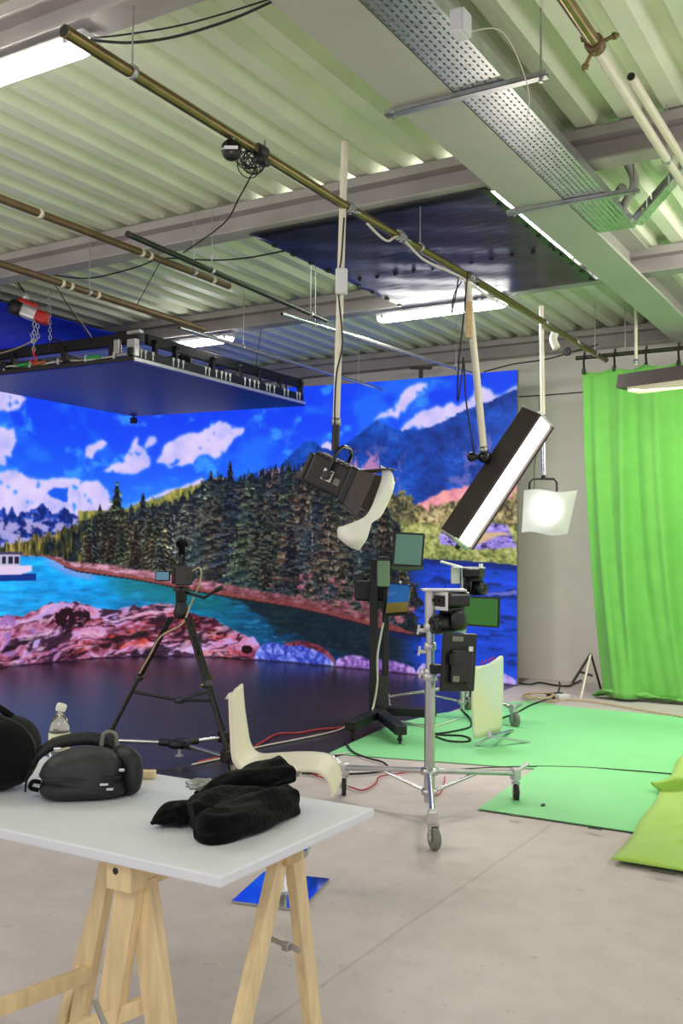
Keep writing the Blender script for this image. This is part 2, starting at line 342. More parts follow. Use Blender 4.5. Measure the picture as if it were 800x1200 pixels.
def blur(m,n=1):
    m=np.asarray(m,float)
    for _ in range(n):
        p=np.pad(m,1,mode='edge'); m=(p[1:-1,1:-1]*2+p[:-2,1:-1]+p[2:,1:-1]+p[1:-1,:-2]+p[1:-1,2:])/6
    return m
def landscape(L,top):
    P=Pict(L,top); S,Z=P.S,P.Z; N=P.noise
    # sky
    P.im=mixc(sm(Z,1.6,3.3),(40,130,252),(26,92,252),(20,66,246))
    P.put(sm(N(1.6,2.2,3),.50,.72)*.6,(38,128,255))
    P.put(sm(N(2.6,3.4,5,5),.60,.76)*.6,(70,180,255))
    P.put(sm(2.2-S,0,2.2)*.3,(10,70,225))
    for i,k in enumerate(['c1','c2','c3','c4','c5','c6','c6b','c7','c8','c9','c10']):
        m=P.poly(k,.085,20+i,4.5)&(N(9,9,220+i,4)>.27)
        P.put(blur(m,14)*.8,(70,165,255))
        tex=N(5,5,40+i)
        P.put(blur(m,4)*.97,mixc(tex*1.5-.25,(180,178,246),(216,200,250),(232,214,252)))
    P.put(blur(P.poly('c3h',.06,51),2),(22,92,240))
    # far mountains with snow
    m=Z<P.line('mtL')+(N(22,22,60)-.5)*.09
    m&=S>5.6
    r=N(9,13,61,5); r2=np.abs(N(14,11,62,4)-.5)*2
    P.put(blur(m,1),mixc(r*1.3+r2*.9-.65,(16,34,110),(34,72,185),(80,110,225),(190,180,250)))
    P.put(blur(m&(Z<1.78+(N(6,6,64)-.5)*.25)&(r>.45),1)*.8,(196,180,232))
    # blue mountain
    ln=P.line('mtR'); m=(Z<ln+(N(20,20,65)-.5)*.05)&(S<5.0)
    d=ln-Z; r=N(4.5,6,66,6); rr=np.abs(N(5,8,67,5)-.5)*2
    base=mixc(r*1.25-.15,(8,34,110),(18,60,158),(22,80,196),(60,105,210))
    P.put(blur(m,1),base)
    P.put(m*sm(N(6,5,68,5),.60,.72)*.55*sm(d,.12,.5),(150,120,190))
    P.put(m*sm(rr,.0,.13)*0+m*sm(.12-rr,0,.1)*.35,(8,30,96))
    P.put(m*sm(N(3,4,69),.55,.75)*.5*sm(S,.4,0),(18,70,190))
    P.put((m&(S>1.9)&(S<2.35)&(Z>2.1)&(Z<2.7))*sm(N(7,5,70,4),.45,.62)*.8,(224,140,178))
    P.put((m&(S>3.3)&(S<3.8))*sm(N(9,6,71,4),.42,.6)*.8*sm(d,.0,.05),(206,150,170))
    # salmon slope
    m=P.poly('salm',.07,72,7); P.put(blur(m,2),mixc(N(8,14,73)*1.4-.2,(206,120,150),(246,158,166),(252,186,176)))
    # yellow green hillside with far tree stripes
    m=(Z<P.line('hillY')+(N(30,30,75)-.5)*.05)&(S>3.8)&(S<6.4)
    P.put(blur(m,1),mixc(N(42,9,76,3)*1.5-.25,(70,84,48),(150,146,70),(206,180,92)))
    # autumn trees
    m=(Z<P.line('autumn')+(N(16,16,78)-.5)*.22)&(S<2.25)&(Z>.9)
    t=N(13,15,79,4)*.5+N(34,36,279,2)*.5; t=.5+(t-.5)*1.5; big=N(4.0,4.2,80,3)
    P.put(blur(m,2),mixc(t*1.35+big*.7-.58,(58,54,42),(126,114,76),(188,166,116),(222,200,154)))
    P.put(blur(m,1)*sm(N(3.0,3.4,81),.50,.64)*.75,mixc(t*1.5-.2,(22,32,30),(60,70,52),(120,116,74)))
    P.put(m*sm(N(5,6,82),.55,.7)*sm(S,1.2,1.7)*.6,(214,170,96))
    m2=m&(Z<1.80+(N(9,9,83)-.5)*.16)
    P.put(blur(m2,3)*.8,mixc(t*1.5-.2,(70,88,44),(146,160,80),(204,208,128)))
    # house among the trees
    mh=P.poly('house',.018,85,9); P.put(blur(mh,1),mixc(N(9,26,86,3)*1.6-.3,(110,92,190),(160,140,228),(196,176,246)))
    P.put(mh&(np.abs(N(5,12,87,3)-.5)<.025),(50,40,110))
    P.put(blur((S<.55)&(S>.12)&(Z>1.62+.05*np.sin(S*9))&(Z<1.70),1)*.8,(226,186,120))
    # far field of yellow trees at the left end
    top1=P.line('treetop'); base=P.line('base')
    m=(S>5.9)&(Z<top1+(N(30,8,90,2)-.5)*.16)&(Z>base)
    P.put(blur(m,1),mixc(N(46,7,91,3)*1.6-.3-(7.0-S)*.22,(18,26,18),(84,80,40),(188,160,84)))
    # solid dark forest behind the single trees
    cut=1.18+.28*(Z-.4)+(N(9,9,230)-.5)*.4
    m=(S>cut)&(S<6.9)&(Z<top1-.04+(N(34,10,92,3)-.5)*.28)&(Z>base-.04)
    m&=(S<6.3)|(N(34,7,93,2)>.5)
    P.put(blur(m,1),mixc(N(24,34,94,4)*1.5-.35,(8,12,20),(26,36,44),(66,78,80)))
    # single conifers
    rg=np.random.RandomState(5); trees=list(FE['bigtrees'])
    bx=[a for a,b in sorted(FE['base'])]; by=[b for a,b in sorted(FE['base'])]
    tx=[a for a,b in sorted(FE['treetop'])]; ty=[b for a,b in sorted(FE['treetop'])]
    extra=[]
    for k in range(150):
        s=2.0+rg.rand()**1.0*4.75-.45; zb=np.interp(s,bx,by); zt=np.interp(s,tx,ty); q=rg.rand()
        h=(zt-zb)*(.26+.5*rg.rand()); b=zb+(zt-zb-h)*q*.95
        extra.append((s,b,h))
    extra.sort(key=lambda a:-a[1])
    ns,nz=P.ns,P.nz; ds=P.L/(ns-1); dz=P.top/(nz-1)
    hi=N(60,70,95,3); mid=N(13,40,96,3)
    pal=[(64,70,62),(84,94,92),(92,88,64),(50,60,72),(104,100,72),(96,80,68),(70,84,62),(82,76,60)]
    for n,(s,b,h) in enumerate(trees[:10]+extra[:120]+trees[10:]+extra[120:]):
        w=h*(.20+.08*rg.rand()); i0,i1=max(0,int((s-w)/ds)),min(ns,int((s+w)/ds)+2); j0,j1=max(0,int(b/dz)),min(nz,int((b+h)/dz)+1)
        if i1<=i0 or j1<=j0: continue
        ss=S[j0:j1,i0:i1]-s; t=(Z[j0:j1,i0:i1]-b)/h
        lev=5+h*5; ph=rg.rand(); saw=1-((t*lev+ph+np.abs(ss)/w*.9+(mid[j0:j1,i0:i1]-.5)*1.1)%1)
        hw=w*(1-t)**.85*(.42+.58*saw)*(.7+.7*hi[j0:j1,i0:i1])+.006
        a=(np.abs(ss)<hw)
        c=np.array(pal[rg.randint(len(pal))])*(.6+.75*rg.rand())*(1.25 if 4.55<s<5.3 and h<1.0 else 1)
        lit=.10+2.3*saw**2*mid[j0:j1,i0:i1]*(.3+1.4*hi[j0:j1,i0:i1])+.6*(hi[j0:j1,i0:i1]-.5)+.28*np.clip(ss/w,-1,1)
        col=np.clip(c[None,None]*np.clip(lit,.12,2.2)[...,None],0,255)/255.
        P.im[j0:j1,i0:i1][a]=col[a]
    m=(S>1.9)&(S<5.0)&(Z>base)&(Z<top1-.1)
    P.put(m*sm(N(14,50,97,3),.54,.68)*.6,(116,116,108)); P.put(m*sm(N(10,36,297,3),.56,.7)*.7,(12,18,26)); P.put(m*sm(N(3,4,98,3),.5,.66)*.35,(18,44,64))
    P.put(m*sm(N(6,9,99,3),.68,.78)*.35,(110,70,54))
    for s,z0,z1 in ((2.95,1.1,2.0),(2.70,1.45,2.0),(2.62,1.2,1.5),(2.2,1.25,1.55),(5.05,1.4,1.9)):
        P.put(((np.abs(S-s-.02*np.sin(Z*7))<.010)&(Z>z0)&(Z<z1)&(hi>.52))*.8,(170,150,140))
    m=(S>cut)&(S<3.6)&(Z>base)&(Z<base+.34)
    P.put(m*sm(N(6,9,100,3),.47,.62)*.85,mixc(N(16,20,101,3)*1.4-.2,(70,28,40),(158,88,104),(206,140,160)))
    # water
    shore=P.line('shore'); far=P.line('farshore'); wl=np.where(S>cut,shore,far)
    m=Z<wl+(N(20,20,105)-.5)*.015
    d=wl-Z
    wcol=mixc(np.clip(S/7.5,0,1),(24,72,214),(22,66,206),(10,52,130),(10,58,100),(10,92,132),(10,134,196),(14,156,240),(30,168,250))
    st=.5+(N(4,20,106,4)-.5)*np.where(S<1.9,.45,.8)
    wcol=wcol*(.55+.9*st)[...,None]
    P.put(m,np.clip(wcol,0,1))
    P.put(m*sm(N(7,34,107,3),.6,.76)*.4*sm(S,.8,2.6),(90,180,235)); P.put(m*sm(N(5,26,108,3),.56,.7)*.5*sm(S,4.0,2.0),(4,20,60))
    P.put(m*sm(S,1.2,1.7)*(S<4.9)*sm(.55*sm(S,4.8,2.8)+.02-d+(N(5,16,109)-.5)*.3,0,.18)*.88,mixc(N(12,40,110,3),(6,12,16),(12,30,34),(34,48,40)))
    P.put(m*sm(S,4.0,4.6)*sm(S,6.2,5.6)*sm(.34-d+(N(6,16,111)-.5)*.25,0,.2)*.6,(16,110,104))
    P.put(m*(S<1.8)*sm(.10-d,0,.06)*.7,(10,24,90))
    P.put(m*sm(S,6.0,6.3)*sm(S,7.0,6.7)*sm(.14-d,0,.1)*.7,(160,160,232))
    P.put(m*(S<.7)*sm(.025-np.abs(Z-1.02-(N(8,8,112)-.5)*.1),0,.012)*.8,(130,120,200))
    # beach
    m=(Z<base+.005+(N(25,25,115)-.5)*.04)&(Z>shore)&(S>cut)&(S<7.0)
    P.put(blur(m,1),mixc(N(12,26,116,3)*.8+.02+sm(S,3.6,5.4)*.30,(38,18,22),(98,50,54),(170,112,130),(240,192,222)))
    P.put((m&(Z<shore+.05+(N(20,20,117)-.5)*.05))*.75,(128,58,54))
    P.put((Z<shore)&(Z>shore-.018)&(S>cut)&(S<6.6),(40,22,26))
    # red and pink rock shelf
    rt=P.line('rocktop'); m=(Z<rt+(N(14,14,120)-.5)*.06)&(S>3.72)
    A_,B_=S,Z+S*.17+(N(1.2,2,240)-.5)*.35
    q=N(1.6,7,121,5,A_,B_); cr=np.abs(N(1.7,8,122,5,A_+3,B_)-.5)*2; sp=N(16,24,123,3,A_,B_)
    rock=mixc(q*1.9-.42+(sp-.5)*.7,(44,14,26),(118,48,66),(176,100,140),(214,150,200),(186,156,226))
    P.put(blur(m,1),rock)
    redm=sm(N(3.2,7,124,4),.47,.6)*sm(.75-Z,0,.5)*sm(np.abs(S-5.2),1.4,.7)
    P.put(m*redm*.85,mixc(sp*1.4-.2,(110,20,24),(206,60,50),(240,120,96)))
    P.put(m*sm(N(5,6,125,3),.56,.66)*.7*sm(S,6.2,7),(150,110,190))
    P.put(m*sm(.12-cr,0,.09)*.85,(34,10,20)); P.put(m*sm(N(3,7,126,4,A_,B_),.58,.68)*.85,(34,14,28))
    P.put(m*sm(N(4,14,127,4,A_,B_),.60,.74)*.6,(236,190,224))
    P.put(m&(((S-6.45)/.26)**2+((Z-.55)/.13)**2<.6+N(12,12,128)*.9)&(N(22,22,129)>.36),(38,14,24))
    P.put(((S-3.95)/.09)**2+((Z-.13)/.055)**2<1,(30,8,14))
    # boulders along the water
    for n,(k,lo,md,hi_) in enumerate((('pinkmid',(60,16,26),(128,54,72),(176,100,120)),('bould1',(24,34,150),(100,120,226),(196,196,252)),('bould2',(70,40,110),(170,128,214),(226,196,246)),('bould3',(90,70,170),(186,160,236),(232,210,252)))):
        p=sorted(FE[k]); s0,s1=p[0][0],p[-1][0]
        ln=np.interp(S,[a for a,b in p],[b for a,b in p]); m=(S>s0)&(S<s1)&(Z<ln+(N(20,20,140+n)-.5)*.03)
        wv=np.abs(N(10,13,150+n,5)-.5)*2.6; edge=sm(np.minimum(S-s0,s1-S),.16,0)
        P.put(blur(m,1),mixc(np.clip(wv*.75+N(26,26,160+n,3)*.5-.1+edge*.4,0,1),lo,md,hi_))
    P.put((Z<.02)*.6,(40,20,40))
    # excursion boat
    b=(S>7.08)&(S<8.0); hull=b&(Z>1.11+np.clip(.16-(S-7.08),0,1)*.25)&(Z<1.215)
    P.put((S>7.02)&(S<8)&(Z>1.03)&(Z<1.12),(10,50,140)); P.put(hull,(226,206,240)); P.put((S>7.26)&(S<8)&(Z>1.215)&(Z<1.36),(190,190,214))
    P.put((S>7.26)&(S<8)&(Z>1.245)&(Z<1.325)&((S*11)%1<.72),(36,30,60)); P.put((S>7.22)&(S<8)&(Z>1.355)&(Z<1.385),(70,60,96))
    P.im=np.stack([blur(P.im[...,k],1) for k in range(3)],-1)*.6+P.im*.4
    return P
# ================================================================ ROOM
MB().span((-11,-2.5,-.12),(3,11.2,0)).build('floor','concrete',kind='structure')
MB().span((-11,10.86,0),(3,11.0,4.0)).build('wall_back','white_wall',kind='structure')
MB().span((-10.9,-2.5,0),(-10.75,10.86,4.0)).build('wall_left','white_wall',kind='structure')
# trapezoid roof sheet, ribs along Y, pitch 0.25 m
prof=[]; x=-10.75
while x<3.0:
    prof+= [(x,3.9),(x+.10,3.9),(x+.145,3.975),(x+.205,3.975)]; x+=.25
G=[[V((a,y,b)) for a,b in prof] for y in (-2.5,3.07,5.67,8.12,10.86)]
b=MB(); b.grid(G,-.012,False); b.build('ceiling','roof_sheet',kind='structure')
# I-section purlins across the hall
for i,y in enumerate((2.99,5.59,8.04,10.68)):
    b=MB(); z0,z1=(3.69,3.895)
    b.span((-10.75,y,z0),(3,y+.16,z0+.014)).span((-10.75,y,z1-.014),(3,y+.16,z1)).span((-10.75,y+.075,z0+.014),(3,y+.085,z1-.014))
    b.span((-10.75,y-.02,.0+3.825),(3,y+.10,3.880)); b.build('trim_%d'%(i+1),'steel_beam',kind='structure')
# main girder along the hall
b=MB(); b.span((-2.24,-2.5,3.6),(-1.93,10.68,3.622)).span((-2.095,-2.5,3.622),(-2.075,10.68,3.69)); b.build('trim_5','girder_paint',kind='structure')
for k,(ya,yb) in enumerate(((-2.5,2.99),(3.15,5.59),(5.75,8.04),(8.2,10.68))):
    MB().span((-2.095,ya+.001,3.69),(-2.075,yb-.001,3.88)).span((-2.24,ya+.001,3.87),(-1.93,yb-.001,3.893)).build('trim_%d'%(6+k),'girder_paint',kind='structure')
# roof light above the black sheet
MB().span((-4.1,5.78,3.895),(-2.25,8.02,3.899)).build('window_1','sky_on',kind='structure')
# ---------------------------------------------------------------- floor coverings
P=[at(603,804,z=0),V((-3.52,5.6,0)),V((-3.40,4.75,0)),V((-6.5,4.6,0)),V((-10.7,4.6,0)),V((-10.7,10.8,0)),V((-3.95,10.8,0))]
MB().prism([V((p.x,p.y,0)) for p in P],(0,0,.004)).build('stage_floor_sheet','stage_vinyl',None,'dark glossy purple-black floor sheet laid in front of the screen','floor sheet')
MB().prism([(-3.64,5.96,.004),(-2.24,6.27,.004),(1.2,6.5,.004),(1.2,8.85,.004),(-2.94,9.0,.004),(-3.34,9.14,.004),(-3.50,8.84,.004),(-3.75,7.9,.004),(-3.82,7.24,.004)],(0,0,.004)).build('green_floor_mat','green_mat',None,'large mint green floor mat under the two rear camera stands','floor mat','green floor mats')
MB().prism([(-2.156,5.105,.0085),(-1.29,5.107,.0085),(1.2,5.1,.0085),(1.2,6.75,.0085),(-2.26,6.45,.0085)],(0,0,.004)).build('green_floor_mat','green_mat',None,'mint green floor mat nearest the camera, lapped over the larger mat','floor mat','green floor mats')
# yellow green cloth, rumpled over the mat
pts=[]; W=lambda x,y:(math.sin(x*9+y*3)+math.sin(y*7.3-x*4)+math.sin(x*17+y*11)*.5)
nx,ny=60,110
for j in range(ny):
    y=4.55+2.85*j/(ny-1); x0=-1.265-.27*(j/(ny-1))**1.2+.006*math.sin(y*8)
    row=[]
    for i in range(nx):
        u=i/(nx-1); x=x0+(1.0-x0)*u
        e=min(1,min(u*nx/3,j/2.))
        h=.0235+e*.011*(W(x,y)+1.6)
        # two bigger folds lying across
        for fy,fx,hh,wd in ((5.92,-1.3,.085,.035),(6.22,-1.2,.05,.045),(5.05,-.9,.035,.04),(6.8,-1.3,.05,.1)):
            h+=hh*math.exp(-((y-fy-.22*math.sin(x*3+fy))/wd)**2)*(1 if x>fx-.2 else .35)*(.6+.4*math.sin(x*5+fy))*min(1,.35+u*8)
        g=math.exp(-((y-6.02-.10*math.sin(x*4))/.05)**2)*(.75+.25*math.sin(x*7)); g2=math.exp(-((y-5.25-.25*x)/.05)**2)*.55*(1 if u>.08 else u/.08)
        row.append((x-.05*g*(1-u),y-.12*g-.05*g2,max(h+.055*g+.022*g2,.0205)))
    pts.append(row)
MB().grid(pts,-.005).build('lime_cloth','lime_cloth',None,'yellow-green cloth lying rumpled over the mint floor mat','cloth')
# ---------------------------------------------------------------- curved LED wall
CP=[(-3.83,10.11),(-4.767,10.285),(-5.786,10.47),(-6.92,10.582),(-7.80,10.59),(-8.40,10.51),(-8.87,10.33),(-9.23,9.96),(-9.44,9.406),(-9.53,8.75),(-9.59,8.1),(-9.66,7.0)]
Q=[V((p.x,p.y)) for p in catmull([(a,b_,0) for a,b_ in CP],24)]
SL=[0]
for p,q in zip(Q,Q[1:]): SL.append(SL[-1]+(q-p).length)
LEN=SL[-1]; TOP=3.54
PIC=landscape(LEN,TOP)
QX=np.array([q.x for q in Q]); QY=np.array([q.y for q in Q]); SLA=np.array(SL)
sx=np.interp(PIC.S[0],SLA,QX); sy=np.interp(PIC.S[0],SLA,QY)
hz=(3.40+.14*np.clip(PIC.S[0]/3.2,0,1))/TOP
nz,ns=PIC.S.shape
co=np.empty((nz,ns,3)); co[...,0]=sx; co[...,1]=sy; co[...,2]=.006+PIC.Z*hz[None]
led=thing('led_wall','tall curved LED wall showing a mountain lake with conifers and rocks','screen',(-6.9,10.58,0))
me=bpy.data.meshes.new('screen'); idx=np.arange(nz*ns).reshape(nz,ns)
quads=np.stack([idx[:-1,:-1],idx[:-1,1:],idx[1:,1:],idx[1:,:-1]],-1).reshape(-1,4)
off=np.array((-6.9,10.58,0)); vv=(co.reshape(-1,3)-off)
me.vertices.add(len(vv)); me.vertices.foreach_set('co',vv.ravel())
me.loops.add(quads.size); me.loops.foreach_set('vertex_index',quads.ravel())
me.polygons.add(len(quads)); me.polygons.foreach_set('loop_start',np.arange(0,quads.size,4)); me.polygons.foreach_set('loop_total',np.full(len(quads),4))
me.update(); me.validate()
img=np.clip(PIC.im,0,1); l3=np.where(img<=.04045,img/12.92,((img+.055)/1.055)**2.4)
ca=me.color_attributes.new('picture','FLOAT_COLOR','POINT'); buf=np.ones((nz*ns,4),np.float32); buf[:,:3]=l3.reshape(-1,3); ca.data.foreach_set('color',buf.ravel())
m=bpy.data.materials.new('led_picture'); m.use_nodes=True; nt=m.node_tree; bb=nt.nodes['Principled BSDF']
a=nt.nodes.new('ShaderNodeAttribute'); a.attribute_name='picture'; nt.links.new(a.outputs['Color'],bb.inputs['Emission Color'])
bb.inputs['Emission Strength'].default_value=1.0; bb.inputs['Base Color'].default_value=(.012,.012,.014,1); bb.inputs['Roughness'].default_value=.6; bb.inputs['Specular IOR Level'].default_value=.2
me.materials.append(m); so=bpy.data.objects.new('screen',me); COL.objects.link(so); so.parent=led
# cabinet behind the picture and the trim strip along the top
nq=[]
for i,q in enumerate(Q):
    t=(Q[min(i+1,len(Q)-1)]-Q[max(i-1,0)]).normalized(); nq.append(V((t.y,-t.x)))   # away from the room
def hz_(s): return 3.40+.14*min(1,s/3.2)
back=[[V((q.x+n.x*o,q.y+n.y*o,z(s)))for q,n,s in zip(Q[::4],nq[::4],SL[::4])] for o,z in ((.012,lambda s:.0045),(.012,lambda s:hz_(s)+.006),(.03,lambda s:hz_(s)+.006),(.03,lambda s:.0045))]
b=MB(); b.grid(back+[back[0]],0,False); b.prism([r[0] for r in back],(.004,.0,0)); b.build('cabinet_frame','wheel_grey',led)
q=at(493,440,d=11.75); b=MB(); b.box(q+UP*.09,(.26,.05,.03),axes(RGT,FWD),.004).box(q,(.05,.04,.18),axes(RGT,FWD),.004); b.build('hanging_bracket','charcoal',led)
# ---------------------------------------------------------------- green drape on a rail
def drape():
    nx,nz_=340,60; G=[]
    for k in range(nz_):
        v=k/(nz_-1); z=3.28*(1-v)+.03*v; row=[]
        for i in range(nx):
            u=i/(nx-1)
            x=-3.02+.03*v+.19*v**2.5*(1-u)+ (3.5-.05)*u
            f=.30+.70*v
            y=9.80+.045*f*math.sin(u*46+1.2*math.sin(u*9)+.8*v)+.06*f*math.sin(u*21+v*1.9+1)+.02*math.sin(u*90+v*3)*v
            for u0,am,wd_,dr_ in ((.035,.05,.010,.012),(.075,-.05,.014,.02),(.115,.07,.012,-.015),(.150,-.06,.016,.03),(.215,.07,.013,.02),(.255,-.05,.016,-.03),(.33,.07,.014,.025),(.37,-.06,.018,.0),(.45,.06,.016,.02),(.56,.07,.015,-.02),(.7,.06,.016,.02),(.85,.07,.015,.01)):
                y-=am*math.exp(-((u-u0-dr_*v*v)/wd_)**2)*(.35+.65*v**.6)*(1-.5*v**5)
            y+= -.10*v**6*(.6+.4*math.sin(u*31))
            if k==0: z_=z-.035*abs(math.sin(u*PI*11))
            else: z_=z
            z_-= (.035*abs(math.sin(u*PI*11)))*max(0,1-v*9) if k else 0
            row.append((x,y,z_))
        G.append(row)
    return G
dr=thing('green_drape','bright green drape hanging from a dark rail to the floor','curtain',(-1.5,9.8,0))
MB().grid(drape(),.006).build('cloth','green_cloth',dr)
# gathered hem lying on the floor
G=[]
for k in range(15):
    a=k/14*PI*1.25; row=[]
    for i in range(110):
        u=i/109; x=-2.90+3.4*u; r=.068+.012*math.sin(u*37+k*.35)+.010*math.sin(u*71-k*.5)+.022*math.sin(u*19+.6)+.008*math.sin(u*140+k)
        r*=min(1,.35+u*14)
        row.append((x+.02*math.sin(k+u*60),9.76-r*1.35*math.cos(a-.5)-.0,.012+max(0,r*(.75+.35*math.sin(a-.15)))-.02*k/14))
    G.append(row)
MB().grid(G,.006).build('pooled_hem','green_cloth',dr)
rail=thing('drape_rail','dark steel rail carrying the green drape below the rear purlin','rail',(-1.5,9.86,3.42))
MB().tube([(-3.1,9.86,3.42),(.6,9.86,3.42)],.022,10).build('tube','dark_pipe',rail)
for xx in (-2.6,-.6,.4): MB().tube([(xx,9.86,3.43),(xx,9.86,3.90)],.006,6).build('hanger','steel_beam',rail)
for i in range(12):
    xx=-3.0+i*.31
    if i==11: continue
    b=MB(); b.tube([(xx,9.835,3.47),(xx-.008,9.825,3.40),(xx,9.80,3.32),(xx+.01,9.785,3.25)],.012,6,3); b.box((xx,9.795,3.265),(.035,.035,.06),None,.008)
    b.build('spring_clamp','black',rail)
# ---------------------------------------------------------------- stretched sheets under the roof
def sheet(x0,x1,y0,y1,z,sag,nx=30,ny=24,wr=.008):
    return [[(x0+(x1-x0)*i/(nx-1),y0+(y1-y0)*j/(ny-1),z-sag*math.sin(PI*i/(nx-1))*math.sin(PI*j/(ny-1))-wr*(math.sin(i*1.7+j*.9)+math.sin(j*1.3-i*.5))*(.4 if i in(0,nx-1) or j in (0,ny-1) else 1)) for i in range(nx)] for j in range(ny)]
tp=thing('blackout_sheet','black plastic sheet stretched flat under the roof light','sheet',(-3.25,7,3.68))
MB().grid(sheet(-4.16,-2.345,5.66,8.03,3.675,.03,30,24,.004),-.004).build('sheet','tarp_black',tp)
b=MB()
for i in range(11): b.blob((-4.0+i*.165,6.97,3.652),(.02,.016,.016),seg=8,rings=6)
b.build('seam_knots','black',tp,kind='stuff')
k=0
for i in range(9):
    for (xx,yy) in ((-4.14,5.95+i*.25),(-2.37,5.95+i*.25)):
        MB().box((xx,yy,3.672),(.03,.05,.02),None,.006).tube([(xx,yy,3.68),(xx-(.02 if xx<-3 else -.02),yy,3.735)],.004,5).build('eyelet_tie','black',tp)
MB().grid(sheet(-10.2,-7.5,5.9,8.02,3.74,.05),-.004).build('blue_lit_sheet','tarp_blue_lit',None,'sheet with blue LED light painted in, stretched under the roof above the hoist','sheet')
# ---------------------------------------------------------------- perforated cable tray beside the girder
tr=thing('cable_tray','perforated galvanised cable tray running beside the main girder','cable tray',(-1.79,3,3.6))
MB().span((-1.92,-1.5,3.602),(-1.67,6.62,3.606)).span((-1.674,-1.5,3.606),(-1.67,6.62,3.66)).span((-1.92,-1.5,3.606),(-1.916,6.62,3.66)).build('tray','tray',tr)
a0=V((-1.66,6.60,3.61)); a1=V((-1.30,6.43,3.875))
MB().bar(a0,a1,.13,.006,up=(-.5,0,.8)).bar(a0+V((0,-.065,.02)),a1+V((0,-.065,.02)),.006,.05,up=(-.5,0,.8)).build('riser','tray',tr)
b=MB(); b.tube([(-1.80,6.50,3.63),(-1.66,6.30,3.66),(-1.56,6.15,3.74),(-1.60,6.05,3.87)],.028,8,5); b.tube([(-1.78,6.40,3.63),(-1.70,6.20,3.65),(-1.62,6.10,3.70)],.03,8,4); b.build('conduit_bend','steel_beam',tr)
def strut(y,lab,skew):
    t=thing('strut_channel',lab,'channel',(-1.87,y,3.56),'strut channels under the tray')
    p0=V((-2.30,y-skew,3.575)); p1=V((-1.47,y+skew,3.575))
    MB().bar(p0,p1,.041,.006).bar(p0+V((0,.018,.012)),p1+V((0,.018,.012)),.005,.024).bar(p0+V((0,-.018,.012)),p1+V((0,-.018,.012)),.005,.024).build('channel','galvanised',t)
    b=MB(); b.tube([(-1.5,y,3.56),(-1.5,y,3.9)],.005,6); b.cyl((-1.5,y,3.555),(-1.5,y,3.567),.011,seg=6); b.build('threaded_rod','galvanised',t)
    MB().box((-2.255,y,3.59),(.03,.05,.03),None,.004).cyl((-2.255,y,3.555),(-2.255,y,3.57),.009,seg=6).build('beam_clamp','galvanised',t)
strut(4.26,'grey strut channel under the tray beside the junction box',.0)
strut(5.90,'grey strut channel under the tray near its bent end',.0)
jb=thing('junction_box','white junction box fixed to the side of the perforated tray','junction box',at(529,40,x=-1.63))
p=V(jb['_o']); MB().box(p+V((.035,0,.03)),(.055,.085,.10),None,.008).build('box','plastic_white',jb)
MB().box(p+V((.066,0,.03)),(.010,.08,.094),None,.004).build('lid','plastic_white',jb)
b=MB(); 
b.cyl(p+V((.035,.04,.03)),p+V((.035,.06,.03)),.012,seg=10)
b.build('cable_gland','black',jb)
MB().tube([p+V((.03,.07,.03)),p+V((.1,.3,.12)),p+V((.12,.55,-.02)),p+V((0.02,.8,-.06))],.0025,6,8).build('cable','cable_white',None,'thin pale cable looping out of the junction box on the tray','cable')
# ================================================================ CEILING PIPES AND LAMPS
def pipe(name,label,P,r,m,hang=(),bands=(),z_up=3.9,cat='pipe',end=None,bm_='tape_white'):
    P=[V(p) for p in P]; t=thing(name,label,cat,(P[0]+P[-1])/2)
    b=MB(); b.tube(P,r,14,caps=False); a=(P[0]-P[1]).normalized()
    b.lathe([(r,0),(r+.0015,.0),(r+.0015,.012),(r-.004,.012),(r-.004,0)],P[0],a,14); b.lathe([(r,0),(r+.0015,.0),(r+.0015,.012),(r-.004,.012),(r-.004,0)],P[-1],-a,14)
    b.build('tube',m,t)
    b=MB(); b.cyl(P[0]+a*.006,P[0]+a*.0125,r-.003,seg=12); b.build('bore','black',t)
    d=(P[-1]-P[0]).normalized()
    for f in hang:
        q=P[0].lerp(P[-1],f)
        b=MB(); b.lathe([(r,-.012),(r+.005,-.012),(r+.005,.012),(r,.012)],q,d,14); b.tube([q+UP*(r+.003),V((q.x,q.y,z_up))],.004,5); b.build('hanger','galvanised',t)
    for f in bands:
        q=P[0].lerp(P[-1],f); MB().lathe([(r,-.014),(r+.003,-.014),(r+.003,.014),(r,.014)],q,d,14).build('tape_band',bm_,t)
    return t
pA=pipe('lamp_pipe','long brassy steel pipe from the near ceiling batten to the drape, carrying three lamps',[(-2.85,2.67,3.41),(-2.87,4.85,3.40),(-2.83,6.5,3.40),(-2.83,9.98,3.40)],.026,'brass_pipe',hang=(.05,.42,.95))
# smaller tube lashed to its far half
MB().tube([(-2.80,6.6,3.36),(-2.79,9.3,3.355)],.013,8).build('conduit','brass_pipe',pA)
for (xx,yy) in ((-2.865,4.86),(-2.84,5.45),(-2.83,6.52),(-2.83,8.13),(-2.83,9.0)):
    b=MB(); q=V((xx,yy,3.40)); b.lathe([(.026,-.025),(.034,-.025),(.036,.0),(.034,.025),(.026,.025)],q,(0,1,0),12); b.box(q+V((.03,0,-.02)),(.03,.045,.04),None,.006); b.cyl(q+V((.03,0,-.02)),q+V((.075,.0,-.045)),.006,seg=8); b.build('pipe_clamp','galvanised',pA)
MB().tube([(-2.85,5.05,3.36),(-2.83,5.25,3.31),(-2.84,5.45,3.39),(-2.80,5.7,3.31),(-2.80,6.1,3.33),(-2.83,6.4,3.36),(-2.82,6.9,3.33),(-2.82,7.4,3.36)],.008,6,8).build('cable','cable_white',None,'white cable lashed along the underside of the brassy lamp pipe','cable')
